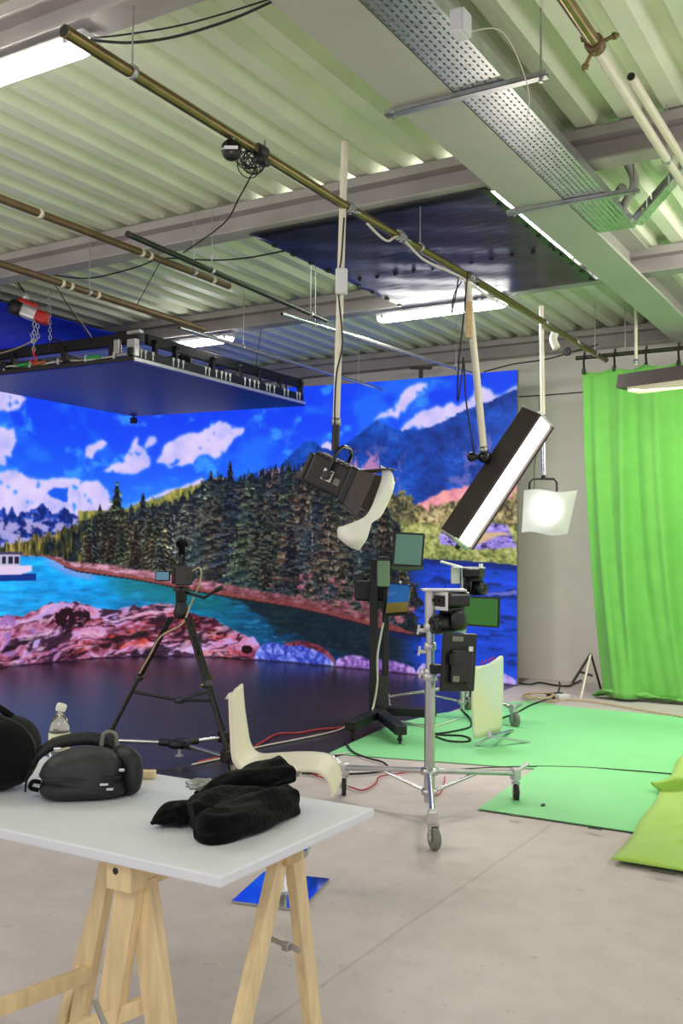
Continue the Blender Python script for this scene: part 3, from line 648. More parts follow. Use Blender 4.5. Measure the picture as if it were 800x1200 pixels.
pipe('brown_pipe','brown steel pipe with pale tape bands left of the lamp pipe',[(-4.55,1.9,3.41),(-4.5,5.86,3.40)],.024,'brown_pipe',hang=(.3,.9),bands=(.545,.765,.785,.955))
b=MB()
pipe('ribbed_pipe','brown taped pipe hanging above the ceiling screen, leftmost of the pipes',[(-5.56,3.4,3.41),(-5.57,6.9,3.40)],.027,'brown_pipe',hang=(.2,.6),bands=(.52,.545,.60,.625))
pipe('silver_pipe','thin grey pipe continuing past the ceiling screen corner to the rear purlin',[(-5.58,6.6,3.35),(-5.6,10.3,3.36)],.018,'silver',hang=(.25,.85))
pipe('green_black_pipe','dark green-black pipe crossing above the brown pipe end',[(-4.34,4.62,3.41),(-4.44,7.15,3.40)],.02,'dark_pipe',hang=(.35,.9))
pipe('silver_pipe','pale silver pipe joined to the end of the dark green-black pipe',[(-4.52,6.62,3.35),(-4.45,7.5,3.36),(-4.25,10.3,3.38)],.018,'silver',hang=(.12,.8))
pipe('scaffold_pipe','olive brown scaffold pipe with a clamp on its end at the top right',[(-1.235,1.8,3.6),(-1.21,4.13,3.6)],.028,'brass_pipe',hang=(.3,))
t=thing('scaffold_clamp','rusty swivel clamp joining the olive scaffold pipe to a white pole','clamp',at(697,52,z=3.6))
q=V(t['_o']); b=MB(); b.lathe([(.028,-.03),(.04,-.03),(.043,0),(.04,.03),(.028,.03)],q,(0,1,0),14); b.build('collar','brown_pipe',t)
for k,(dx,dz) in enumerate(((.06,.03),(-.05,.05),(-.045,-.055))):
    b=MB(); b.tube([q+V((dx*.5,.02,dz*.5)),q+V((dx,.03,dz)),q+V((dx*1.45,.05,dz*1.4))],.009,7); b.lathe([(.016,-.008),(.018,0),(.016,.008)],q+V((dx*1.2,.04,dz*1.2)),(dx,.05,dz),6); b.build('wing_bolt','brass_pipe',t)
pipe('white_pole','cream pole held in the scaffold clamp at the top right',[(-1.215,4.16,3.59),(-1.235,7.2,3.59)],.023,'white_pipe',hang=(.45,.9))
pipe('white_pole','cream pole with an open black end, alongside the clamped pole',[(-1.165,4.55,3.62),(-1.17,7.4,3.62)],.022,'white_pipe',hang=(.5,.9))
pipe('dark_pipe','short dark pipe beyond the bent end of the cable tray',[(-1.32,6.55,3.56),(-.55,6.68,3.57)],.025,'dark_pipe',hang=(.5,))
# ceiling battens
def batten(label,p0,p1,w=.12,end_cap=True):
    p0,p1=V(p0),V(p1); t=thing('ceiling_batten',label,'light',(p0+p1)/2+UP*.09,'ceiling battens'); a=(p1-p0).normalized(); sd=a.cross(UP).normalized(); L=(p1-p0).length; c=(p0+p1)/2
    AX=Matrix((a,sd,UP)).transposed()
    MB().box(c+UP*.05,(L,w*.9,.035),AX,.01).build('base_tray','plastic_white',t)
    # rounded lens: half oval section swept along with closing ends
    G=[]
    n=9
    for i,(f,s) in enumerate(((0,.2),(.010,.62),(.028,.88),(.055,1),(.5,1),(.945,1),(.972,.88),(.99,.62),(1,.2))):
        G.append([p0.lerp(p1,f)+sd*(math.cos(PI*k/n)*w/2*s)+UP*(.032-math.sin(PI*k/n)*.05*s) for k in range(n+1)])
    b=MB(); b.grid(G); b.build('lens','tube_on',t)
    for f in(.2,.8): MB().bar(p0.lerp(p1,f)+UP*.065,p0.lerp(p1,f)+UP*.092,.05,.03).build('bracket','galvanised',t)
    for f in (.06,.94):
        for s in(-1,1): MB().box(p0.lerp(p1,f)+sd*(s*(w/2+.002))+UP*.03,(.03,.008,.03),AX,.003).build('clip','galvanised',t)
batten('glowing ceiling batten under the nearest purlin at the top left corner',(-4.6,3.05,3.585),(-3.10,3.05,3.585),.125)
batten('glowing ceiling batten above the rear corner of the ceiling screen',(-7.1,8.12,3.59),(-6.17,8.12,3.59),.12)
batten('glowing ceiling batten below the black sheet, behind the lamp poles',(-4.46,8.12,3.59),(-3.16,8.12,3.59),.12)
# ---------------------------------------------------------------- drop poles
def drop(label,p_top,p_bot,r,m,end_m='black',end=.22):
    p_top,p_bot=V(p_top),V(p_bot); t=thing('drop_pole',label,'pole',p_bot); d=(p_bot-p_top).normalized()
    q=p_bot-d*end; MB().tube([p_top,q],r,12).build('tube',m,t); MB().tube([q,p_bot],r*1.12,12).build('socket',end_m,t)
    MB().lathe([(r,-.02),(r+.006,-.02),(r+.006,.02),(r,.02)],q,d,12).build('collar','galvanised',t); return t
P1t=at(408.5,170,y=4.86); P1b=at(397.5,528,y=4.86); P1t=V((P1t.x,4.815,min(P1t.z,3.89)));P1b.y=4.815
drop('cream drop pole clamped to the lamp pipe, holding the tilted fresnel lamp',P1t,P1b,.021,'white_pipe','black',.16)
P2t=at(550,336,y=6.54); P2b=at(570,536,y=6.54); P2t=V((P2t.x,6.5,3.36)); P2b.y=6.5
drop('leaning pale drop pole holding the long lit strip lamp',P2t,P2b,.026,'white_pipe','galvanised',.05)
P3t=at(641,362,y=8.16); P3b=at(637,557,y=8.16)
drop('thin drop pole holding the small lamp behind the diffusion square',(-2.86,8.13,3.55),P3b,.02,'white_pipe','silver',.5)
P4=at(745,425,y=9.55)
drop('short white rod hanging in front of the drape top',V((P4.x,9.55,3.895)),(P4.x,9.55,P4.z-.02),.016,'white_pipe','white_pipe',.03)
MB().box(at(549,375,y=6.46),(.05,.045,.26),axes(RGT,FWD),.01).build('dimmer_box','pine_dark',None,'slim tan box strapped to the top of the leaning pole','box')
MB().box(at(400,330,y=4.78),(.07,.05,.15),axes(RGT,FWD),.012).build('in_line_switch','plastic_white',None,'white cable box strapped to the cream fresnel pole','box')
MB().tube([at(403,255,y=4.78),at(400,300,y=4.77),at(396,335,y=4.77),at(401,400,y=4.78),at(394,440,y=4.77),at(392,490,y=4.78),at(393,530,y=4.78)],.005,6,8).build('cable','cable_black',None,'black cable running down the cream fresnel pole','cable')
MB().tube([at(650,390,y=8.1),at(648,398,y=8.1),at(652,408,y=8.1)],.035,8,4).build('cable_bundle','cable_white',None,'pale coiled bundle tied on the lamp pipe by the thin pole','cable')
MB().box(at(665,412,y=8.7),(.06,.06,.07),axes((1,.4,.3),FWD),.012).build('spare_clamp','black',None,'small black clamp near the far end of the lamp pipe','clamp')
# ---------------------------------------------------------------- long strip lamp
def strip():
    top=at(630,489,d=7.05); bot=at(535,632,d=7.05); a=(top-bot).normalized(); c=(top+bot)/2
    nv=FWD.copy(); pd=a.cross(FWD).normalized()             # to the image right, downwards
    if pd.dot(RGT)<0: pd=-pd
    n_w=(pd*.64-FWD*.77).normalized(); n_b=(-pd*.77-FWD*.64).normalized()   # lit face, black face
    AX=Matrix((a,n_b,a.cross(n_b))).transposed(); n_w=a.cross(n_b) if a.cross(n_b).dot(n_w)>0 else -a.cross(n_b)
    AX=Matrix((a,n_b,n_w)).transposed()
    L=(top-bot).length; t=thing('strip_lamp','long black strip lamp with a glowing white face, hung at a steep slant','lamp',bot)
    def pt(u,b_,w): return c+a*u+n_b*b_+n_w*w
    w1,w2=.185,.175    # width of black face (along n_w), width of lit face (along n_b)
    h=MB()
    h.box(pt(0,-w2/2-.006,0),(L,.012,w1),AX,.003).box(pt(0,w2/2+.006,0),(L,.012,w1),AX,.003).box(pt(0,0,-w1/2+.01),(L,w2,.02),AX,.003)
    h.build('housing','lamp_brown',t)
    for s in(-1,1):
        e=MB(); e.box(pt(s*(L/2+.008),0,-.012),(.018,w2+.03,w1-.02),AX,.004); e.box(pt(s*(L/2+.02),.03,.02),(.012,.04,.05),AX,.004); e.box(pt(s*(L/2+.02),-.04,.01),(.012,.05,.035),AX,.004); e.build('end_cap','alu',t)
    MB().box(pt(0,0,w1/2-.035),(L-.01,w2-.004,.03),AX,.01).build('glowing_face','strip_on',t)
    for s in(-1,1): MB().box(pt(0,s*(w2/2+.001),w1/2+.004),(L,.022,.006),AX,.002).build('face_rim','lamp_brown',t)
    MB().bar(pt(-L*.38,-.02,-w1/2-.012),pt(L*.12,-.02,-w1/2-.012),.02,.012).build('rear_rail','black',t)
    y=MB(); q=P2b; y.blob(q+UP*.0,(.05,.05,.045),seg=14,rings=8); y.tube([q,pt((q-c).dot(a)-.02,-.0,-w1/2)],.022,8); y.cyl(q-RGT*.09,q+RGT*.02,.018,seg=10); y.blob(q-RGT*.09,(.035,.025,.035),seg=10,rings=6)
    y.build('yoke_joint','black_gloss',t)
    lt=MB(); lt.tube([pt(-L/2-.02,-.05,0),pt(-L/2-.05,-.06,-.01)],.018,8); lt.build('safety_knob','black',t)
    return a,c,n_w
sa,scn,snw=strip()
MB().tube([at(548,318,y=6.4),at(546,340,y=6.4),at(543,372,y=6.38),at(537,430,y=6.38),at(536,470,y=6.38),at(541,440,y=6.37),at(543,420,y=6.38),at(546,470,y=6.4),at(552,510,y=6.42),at(557,540,y=6.45)],.006,6,8).build('cable','cable_black',None,'black cable hanging in loops beside the leaning pole','cable')
MB().tube([at(538,320,y=6.5),at(534,345,y=6.5),at(529,368,y=6.5),at(532,345,y=6.45),at(541,330,y=6.45)],.005,6,8).build('cable','cable_black',None,'short thin black loop below the lamp pipe, above the leaning pole','cable')
# ---------------------------------------------------------------- fresnel lamp with barn doors and diffusion
def fresnel():
    D=P1b.y; dep=5.72
    c=at(393,560,d=dep); ang=R(-26); ax_=(RGT*math.cos(ang)+UP*math.sin(ang)).normalized(); a=(ax_*.88-FWD*.30).normalized()   # beam direction
    up=(UP-a*UP.dot(a)).normalized(); sd=a.cross(up)
    AX=Matrix((a,sd,up)).transposed(); t=thing('fresnel_lamp','black fresnel lamp with barn doors, tilted down under its cream pole','lamp',c)
    P=lambda u,s,w: c+a*u+sd*s+up*w
    MB().box(P(-.02,0,0),(.26,.20,.19),AX,.025,3).build('housing','black',t)
    b=MB()
    for k in range(7): b.box(P(-.13+.035*k,0,.098),(.014,.17,.012),AX,.003)
    for k in range(5): b.box(P(-.12+.035*k,0,-.098),(.014,.17,.012),AX,.003)
    b.build('cooling_fins','charcoal',t,kind='stuff')
    MB().box(P(.125,0,0),(.05,.225,.22),AX,.012).build('front_ring','black_gloss',t)
    MB().cyl(P(.148,0,0),P(.152,0,0),.085,seg=24).build('lens','frosted',t)
    MB().box(P(-.165,0,0),(.03,.17,.16),AX,.012).build('rear_panel','charcoal',t)
    y=MB(); s0=.118
    y.tube([P(-.01,-s0,0),P(-.01,-s0,.15),P(-.01,-.06,.185),P(-.01,.06,.185),P(-.01,s0,.15),P(-.01,s0,0)],.011,8); y.build('yoke','black_gloss',t)
    for s in(-1,1): MB().lathe([(.012,0),(.026,.002),(.026,.02),(.014,.024)],P(-.01,s*s0,0),sd*s,14).build('tilt_knob','charcoal',t)
    n=MB(); n.cyl(P(-.04,-.101,.045),P(-.04,-.115,.045),.016,seg=12); n.build('focus_knob','alu',t)
    # label plate with a diagonal split emblem on the side towards the camera
    f=-1 if sd.dot(FWD)>0 else 1
    q=lambda u,w,o=.1015: P(u,f*o,w)
    MB().prism([q(-.045,-.03),q(.02,-.03),q(.02,.035),q(-.045,.035)],sd*f*.001).build('emblem_plate','paper',t)
    MB().prism([q(-.035,-.028,.103),q(-.022,-.028,.103),q(.018,.03,.103),q(.005,.03,.103)],sd*f*.001).build('emblem_stripe','black',t)
    MB().prism([q(.035,-.03),q(.072,-.03),q(.072,.008),q(.035,.008)],sd*f*.001).build('small_plate','wheel_grey',t)
    # barn doors
    for (nx_,w,l,op,nm) in ((1,.2,.17,R(28),'barn_door'),(-1,.2,.17,R(24),'barn_door')):
        o=P(.15,0,nx_*.105); d=(a*math.cos(op)+up*nx_*math.sin(op)); n_=d.cross(sd)
        MB().prism([o-sd*w/2,o+sd*w/2,o+sd*w*.36+d*l,o-sd*w*.36+d*l],n_.normalized()*.003).build(nm,'lamp_brown',t)
    for s in(-1,1):
        o=P(.15,s*.11,0); d=(a*math.cos(R(30))+sd*s*math.sin(R(30)))
        MB().prism([o-up*.1,o+up*.1,o+up*.13+d*.15,o-up*.13+d*.15],d.cross(up).normalized()*.003).build('barn_door','lamp_brown',t)
    return t,P
fr,FP=fresnel()
# white diffusion sheet twisting off the barn doors
rows=[((446,545,5.62),(458,553,5.60),(462,566,5.66)),((447,560,5.58),(455,566,5.57),(459,578,5.6)),((441,578,5.52),(447,583,5.52),(451,596,5.56)),((434,596,5.46),(437,602,5.46),(445,606,5.5)),((425,607,5.42),(431,615,5.42),(436,612,5.46)),((404,616,5.40),(418,628,5.34),(433,620,5.42)),((396,619,5.42),(411,635,5.34),(429,632,5.40)),((396,630,5.44),(409,640,5.40),(420,645,5.44))]
G=[]
rr=[catmull([at(*p[:2],d=p[2]) for p in r],4) for r in rows]
cols=[catmull([r[j] for r in rr],4) for j in range(len(rr[0]))]
G=[[cols[j][i] for j in range(len(cols))] for i in range(len(cols[0]))]
MB().grid(G,.003).build('diffusion_sheet','diffuser',None,'white diffusion sheet twisting down from the fresnel barn doors','diffusion sheet')
# ---------------------------------------------------------------- small lamp with square diffusion
t=thing('yoke_lamp','small lamp glowing through a square white diffusion sheet, on a yoke','lamp',at(637,600,y=8.12)); c=at(640,598,y=8.2)
AXc=axes(RGT,FWD)
y=MB(); k=lambda dx,dz,dy=0: c+RGT*dx+UP*dz+FWD*dy
y.tube([k(-.145,-.02),k(-.145,.235),k(-.12,.27),k(.065,.27),k(.09,.24),k(.09,-.02)],.010,8); y.build('yoke','black',t)
y=MB(); y.cyl(k(-.025,.265),k(-.025,.31),.02,seg=12); y.build('spigot','black',t)
MB().lathe([(.04,.16),(.065,.15),(.075,.08),(.078,.02),(.078,0.)],k(0,0),FWD,24).build('lamp_head','charcoal',t)
for s in(-1,1): MB().cyl(k((.076 if s>0 else -.076),0,.06),k((.095 if s>0 else -.15),0,.06),.016,seg=10).build('tilt_knob','black',t)
MB().lathe([(.06,0),(.06,-.006)],k(0,0),FWD,24).build('lamp_face','spot_on',t)
G=[]
for j in range(9):
    v=j/8; row=[]
    for i in range(10):
        u=i/9; w=.46-.07*v; row.append(c-FWD*(.06+.012*math.sin(u*5+v*3))+RGT*(-.205-.02*v+w*u)+UP*(.165-.36*v-.03*v*u*.5+.012*math.sin(u*7)))
    G.append(row)
ds=mat('diffusion_glow',(236,234,222),.7); bb=ds.node_tree; pn=bb.nodes['Principled BSDF']
tl=bb.nodes.new('ShaderNodeBsdfTranslucent'); tl.inputs['Color'].default_value=(.85,.85,.84,1); tp_=bb.nodes.new('ShaderNodeBsdfTransparent'); mxs=bb.nodes.new('ShaderNodeMixShader'); mxs.inputs[0].default_value=.55
bb.links.new(pn.outputs[0],mxs.inputs[1]); bb.links.new(tl.outputs[0],mxs.inputs[2]); bb.links.new(mxs.outputs[0],bb.nodes['Material Output'].inputs['Surface'])
MB().grid(G).build('diffusion_square',ds,t)
MB().tube([at(632,465,y=8.1),at(630,520,y=8.1),at(626,545,y=8.1),at(625,575,y=8.12),at(616,590,y=8.15)],.004,6,8).build('cable','cable_black',None,'thin dark cable hanging by the small square-diffused lamp','cable')
# ---------------------------------------------------------------- drape lamp at the right edge
p0=at(731,449,d=8.15); p1=at(812,436,d=7.7); p1.z=p0.z+.0; a=(p1-p0); a.z*=.5; a.normalize(); L=1.35; sd=a.cross(UP).normalized(); c=p0+a*L/2; AX=Matrix((a,sd,UP)).transposed()
t=thing('drape_lamp','long dark lamp housing with a pale underside, hung before the green drape','lamp',c)
h=MB(); h.prism([p0-sd*.09+UP*.06,p0-sd*.12-UP*.055,p0+sd*.12-UP*.055,p0+sd*.09+UP*.06],a*L); h.build('housing','lamp_brown',t)
q=p0+a*.09; h=MB(); h.prism([q-sd*.105-UP*.056,q-sd*.09-UP*.09,q+sd*.09-UP*.09,q+sd*.105-UP*.056],a*(L-.18)); h.build('diffuser','dim_tube',t)
MB().lathe([(.02,0),(.022,.008),(.014,.012)],p0+a*.28-sd*.108+UP*.02,-sd,14).build('knob','alu',t)
b=MB(); q=p0+a*.62; b.tube([q+UP*.06,q+UP*.12],.012,8); b.box(q+UP*.07,(.1,.06,.02),AX,.004); b.tube([q+UP*.12,q+UP*.17+a*.02,q+UP*.21-a*.005,q+UP*.3,V((q.x,q.y,3.6))],.006,6,4); b.build('hook','alu',t)
DL=(c,a,sd,L)
# ================================================================ CEILING SCREEN AND HOIST
N_,R_,F_,L_=V((-6.10,6.58,3.1)),V((-6.17,9.52,3.1)),V((-8.58,9.28,3.1)),V((-8.50,6.45,3.1))
cs=thing('ceiling_screen','unlit LED ceiling panel with a painted dark blue reflection, hung above the curved wall corner','screen',(-7.3,8,3.1))
MB().prism([L_,N_,R_,F_],(0,0,.012)).build('screen_face','led_blue_reflection',cs)
MB().prism([L_+V((.02,.02,.012)),N_+V((-.02,.02,.012)),R_+V((-.02,-.02,.012)),F_+V((.02,-.02,.012))],(0,0,.05)).build('cabinet','black',cs)
b=MB(); b.bar(N_+V((-.008,0,.03)),R_+V((-.008,0,.03)),.016,.03); b.build('edge_trim','alu',cs)
b=MB(); b.bar(N_+V((0,.008,.03)),L_+V((0,.008,.03)),.016,.03); b.build('edge_trim','charcoal',cs)
for f in (.02,.33,.66,.98): 
    p,q=L_.lerp(N_,f),F_.lerp(R_,f); MB().bar(p+UP*.10,q+UP*.10,.05,.07).build('rear_beam','black',cs)
# hanging bars along the near edge and the right edge
def hbar(p,q,nm):
    MB().bar(p,q,.05,.10,bev=.006).build(nm,'black',cs)
hbar(L_+V((-.6,.12,.235)),N_+V((-.02,.1,.24)),'spreader_bar'); hbar(N_+V((-.12,.3,.27)),R_+V((-.08,.0,.26)),'spreader_bar')
hbar(L_+V((.3,1.3,.29)),N_+V((-.4,1.3,.29)),'spreader_bar')
for f in (.03,.12,.22,.42,.58,.70,.84,.985):
    q=N_.lerp(R_,f)+V((-.07,.02,0)); b=MB(); b.box(q+UP*.15,(.05,.035,.20),None,.005); b.box(q+UP*.255,(.09,.05,.03),None,.005); b.build('hanging_bracket','black',cs)
for f in (.10,.35,.62,.86):
    q=L_.lerp(N_,f)+V((0,.1,0)); MB().box(q+UP*.14,(.04,.06,.18),None,.005).build('hanging_bracket','black',cs)
# pale locking pins standing on the right edge
for f in (.02,.045,.065,.10,.20,.225,.25,.37,.39,.43,.46,.485,.51,.60,.63,.66,.685,.74,.76,.79,.86,.885,.95,.97):
    q=N_.lerp(R_,f)+V((-.03,0,.05)); b=MB(); b.cyl(q,q+UP*.085,.011,seg=8); b.cyl(q+UP*.06,q+UP*.09,.017,seg=8); b.build('locking_pin','plastic_white',cs)
for f in (.06,.2,.33,.47,.62,.76,.9):
    q=L_.lerp(N_,f)+V((0,.02,.05)); b=MB(); b.cyl(q,q+UP*.055,.012,seg=8); b.build('locking_pin','plastic_white',cs)
b=MB(); q=N_+V((-.06,.06,.14)); b.box(q,(.10,.06,.16),None,.008); b.box(q+V((.02,.0,.14)),(.16,.05,.03),None,.004); b.box(q+V((-.16,-.03,.02)),(.07,.04,.13),None,.006); b.build('corner_plate','alu',cs)
q=R_+V((-.04,-.02,.05)); MB().tube([q,q+UP*.26],.014,8).tube([q+V((-.12,-.15,0)),q+V((-.12,-.15,.2))],.012,8).build('end_pin','black',cs)
# power and data leads lying on the near edge
MB().tube([L_.lerp(N_,f)+V((0,.04+.02*math.sin(f*30),.075+.012*math.sin(f*22))) for f in [i/14 for i in range(15)]],.009,6,4).build('lead','cable_white',cs)
for f,m_ in ((.28,'led_blue'),(.44,'led_green'),(.80,'led_green'),(.52,'led_orange')):
    if m_ not in M: mk(m_,{'led_blue':(40,80,220),'led_green':(60,170,80),'led_orange':(190,110,60)}[m_],.4)
    q=L_.lerp(N_,f)+V((0,.02,.085)); MB().cyl(q-V((.08,0,0)),q+V((.08,0,0)),.018,seg=10).build('connector',m_,cs)
sn=thing('corner_sensor','small black sensor hanging under the far corner of the ceiling screen','sensor',F_+V((.02,-.02,-.09)))
q=V(sn['_o']); MB().box(q+UP*.035,(.07,.07,.075),None,.012).build('body','black',sn); MB().cyl(q+UP*.07,q+UP*.09,.012,seg=8).build('stem','black_gloss',sn); MB().cyl(q+UP*.03-V((0,.036,0)),q+UP*.03-V((0,.042,0)),.018,seg=12).build('lens','black_gloss',sn)
# chain hoist
hp=at(33,366,y=6.1); ho=thing('chain_hoist','red electric chain hoist hanging above the ceiling screen','hoist',hp-UP*.1)
A=(RGT*.93-UP*.34).normalized(); AX=axes(A,FWD)
MB().box(hp+A*.02,(.17,.13,.12),AX,.03,3).build('gearbox','alu',ho)
MB().blob(hp-A*.11,(.075,.075,.07),AX,16,10,p=3.).build('motor','black',ho)
MB().box(hp+A*.13-UP*.0,(.13,.13,.11),AX,.03,3).build('cover','hoist_red',ho)
MB().box(hp+UP*.075+A*.0,(.18,.1,.05),AX,.02,3).build('upper_cover','hoist_red',ho)
b=MB(); b.lathe([(.018,0),(.03,.01),(.03,.05),(.018,.06)],hp+UP*.1-A*.03,UP,12); b.build('eye','alu',ho)
MB().tube([hp+UP*.16-A*.03,hp+UP*.16-A*.03+V((-.25,-.15,.0))*0+UP*.0+V((-.2,-.2,.42))],.006,6).build('sling','black',ho)
def chain(P,nm,par,m='alu',r=.014):
    b=MB(); P=[V(p) for p in P]; n=0
    for p,q in zip(P,P[1:]):
        L=(q-p).length; k=max(1,int(L/(r*2.6)))
        for i in range(k):
            c=p.lerp(q,(i+.5)/k); d=(q-p).normalized(); u=d.orthogonal().normalized()
            if n%2: u=d.cross(u)
            n+=1; w=d.cross(u)
            b.tube([c+d*(math.cos(t)*r*1.7)+u*(math.sin(t)*r) for t in [2*PI*j/8 for j in range(9)]],r*.28,5,caps=False)
    return b.build(nm,m,par)
chain([hp+A*.06-UP*.07,hp+A*.06-UP*.33],'load_chain',ho); chain([hp+A*.09-UP*.07,hp+A*.1-UP*.2,hp+A*.06-UP*.26,hp+A*.02-UP*.18],'slack_chain',ho)
q=hp+A*.06-UP*.36; MB().tube([q+UP*.05,q,q+V((.03,0,-.03)),q+V((.02,0,-.07)),q+V((-.025,0,-.065)),q+V((-.03,0,-.035))],.010,8,4).build('hook','hoist_red',ho)
c2=at(57,340,y=6.6); 
chain([V((c2.x,6.6,3.89)),at(59,402,y=6.6)],'long_chain',None).name='hoist_chain'
ALL[-1]['label']='pale chain hanging beside the red hoist down to the black bar'; ALL[-1]['category']='chain'
h2=at(250,422,y=9.75); t=thing('motor_box','small red and black motor box on the far side of the ceiling screen','motor',h2-UP*.08)
MB().box(h2+UP*.01,(.26,.14,.07),axes(RGT,FWD),.02).build('red_cover','hoist_red',t); MB().box(h2+RGT*.08-UP*.055,(.26,.16,.08),axes(RGT,FWD),.01).build('base','black',t)
MB().tube([h2+UP*.04,V((h2.x,h2.y,3.9))],.005,5).build('suspension_wire','cable_black',t)
# steel suspension wires of the ceiling screen
def wire(label,P,r=.004,m='cable_black',sm_=0,cat='wire',name='suspension_wire'):
    return MB().tube(P,r,6,sm_).build(name,m,None,label,cat,None)
wire('dark wire running from the roof down to the red chain hoist',[at(12,325,y=6.1),hp+UP*.16-A*.03])
wire('dark wire slanting from the brown taped pipe to the ceiling screen',[at(62,330,y=5.6),at(108,402,y=6.6)])
wire('dark wire slanting down from the roof to the green-black pipe end',[at(300,195,y=4.9),at(280,232,y=5.1),at(262,262,y=5.3),at(215,296,y=5.5)],.005,sm_=4)
wire('thin wire dropping from the tape bands to the rear batten',[at(187,308,y=6.2),at(160,358,y=6.8)])
wire('black cable swagged between the taped pipe and the black sheet corner',[at(60,322,y=6.2),at(105,326,y=6.2),at(160,313,y=6.1),at(190,303,y=6.0),at(250,305,y=6.0),at(290,302,y=5.9),at(333,294,y=5.85)],.006,sm_=6,cat='cable',name='swag_cable')
wire('pale wire hanging from the tape bands past the hoist to the black bar',[at(68,342,y=6.3),at(92,372,y=6.6),at(112,402,y=6.75)],.004,'cable_tan')
wire('straight thin wire holding the right edge of the ceiling screen',[at(300,428,y=8.6)+UP*0,at(306,385,y=8.5)],.004)
# pale rope on the left of the hoist
wire('pale rope drooping from the hoist chain out past the left edge',[at(42,398,y=6.6),at(20,408,y=6.5),at(0,414,y=6.4),at(-20,418,y=6.4)],.007,'cable_tan',5,'rope','rope')
wire('black hook-shaped cable arching over the black bar of the ceiling screen',[at(57,412,y=6.55),at(60,400,y=6.55),at(66,398,y=6.55),at(73,402,y=6.55),at(76,412,y=6.55)],.008,'black',4,'cable','arched_cable')
# twin black cables at the top
wire('upper of two black cables swagged from the lamp pipe end to the girder',[at(106,45,z=3.62),at(150,40,z=3.6),at(205,31,z=3.6),at(255,18,z=3.6),at(316,-1,z=3.6)],.004,'cable_black',6,'cable','swag_cable')
wire('lower and thicker of two black cables swagged from the lamp pipe end',[at(106,47,z=3.6),at(150,50,z=3.56),at(200,44,z=3.55),at(250,30,z=3.56),at(285,17,z=3.58),at(318,2,z=3.6)],.006,'cable_black',6,'cable','swag_cable')
# pulley and wire coil on the lamp pipe
c=at(271,176,x=-2.855); t=thing('pulley','black pulley block hooked on the lamp pipe','pulley',c-UP*.05)
b=MB(); 
for s in(-1,1): b.lathe([(.0,0),(.045,.0),(.048,.006),(.045,.012),(.0,.012)],c+RGT*.0+FWD*(s*.018-.006),FWD,20)
b.build('cheek','black_gloss',t); MB().lathe([(.0,-.012),(.04,-.012),(.03,0),(.04,.012),(.0,.012)],c,FWD,20).build('sheave','black',t)
MB().bar(c-RGT*.03-FWD*.033,c+RGT*.035-FWD*.033,.004,.016,up=(0,0,1)).build('rating_plate','paper',t)
MB().tube([c+UP*.04,c+UP*.075+RGT*.015,V((-2.855,c.y,3.43)),c+UP*.075-RGT*.02,c+UP*.04],.005,6,4).build('hook','alu',t)
c=at(293,188,x=-2.86); b=MB(); rg=random.Random(8)
for k in range(11):
    n=V((rg.uniform(-1,1),rg.uniform(-1,1),rg.uniform(-.6,.6))).normalized(); u=n.orthogonal().normalized(); w=n.cross(u); r_=.045+.02*rg.random(); o=V((rg.uniform(-.02,.02),rg.uniform(-.02,.02),rg.uniform(-.02,.02)))
    b.tube([c+o+u*math.cos(t)*r_+w*math.sin(t)*r_ for t in [2*PI*j/16 for j in range(17)]],.003,5,caps=False)
b.build('wire_coil','black',None,'tangled coil of black wire tied under the lamp pipe beside the pulley','wire coil')
t=thing('pipe_clamp','dark clamp on the lamp pipe just past the wire coil','clamp',at(305,187,x=-2.855))
q=V((-2.855,t.location.y,3.405)); MB().lathe([(.026,-.03),(.036,-.03),(.036,.03),(.026,.03)],q,(0,1,0),12).build('ring','charcoal',t); MB().box(q+V((.01,0,-.05)),(.05,.09,.03),None,.006).build('jaw','lamp_brown',t); MB().cyl(q+V((.0,.03,.03)),q+V((.0,.03,.07)),.008,seg=8).build('bolt','galvanised',t)

wire('thin dark cable running level across the white rear wall',[at(606,465,y=10.85),at(640,463,y=10.85),at(690,459,y=10.85)],.006,'cable_black',0,'cable','wall_cable')
wire('black cable swagged below the rear purlin from the screen top to the lamp pipe end',[at(566,436,y=10.4),at(600,427,y=10.4),at(640,421,y=10.4),at(672,412,y=10.3),at(700,404,y=10.2)],.007,'cable_black',5,'cable','swag_cable')
# ================================================================ FLOOR EQUIPMENT
def caster(parent,p,r,m='wheel_grey',face=RGT,w=None,nm='caster',fork='silver'):
    """wheel touching the floor under p, in a fork"""
    p=V(p); a=V(face).normalized(); w=w or r*.55; c=V((p.x,p.y,r+.0)); z0=p.z; off=a.cross(UP)*r*.35
    c=c+off
    o=MB(); o.lathe([(r*.35,-w/2),(r*.9,-w/2),(r,-w*.3),(r,w*.3),(r*.9,w/2),(r*.35,w/2)],c,a,22)
    base=o.build(nm,m,parent)
    f=MB()
    for s in(-1,1): f.bar(c+a*(s*(w/2+.005))-UP*r*.2,c+a*(s*(w/2+.005))-off*.6+UP*(r*1.1),r*.6,.004,up=a)
    f.box(c-off*.6+UP*r*1.12,(w+.02,r*.8,.008),axes(a,a.cross(UP)),.002); f.cyl(c-off+UP*r*1.12,V((p.x,p.y,max(p.z,c.z+r*1.12+.02))),r*.25,seg=10); f.cyl(c-a*(w/2+.01),c+a*(w/2+.01),r*.22,seg=10)
    f.build('fork',fork,base); return base
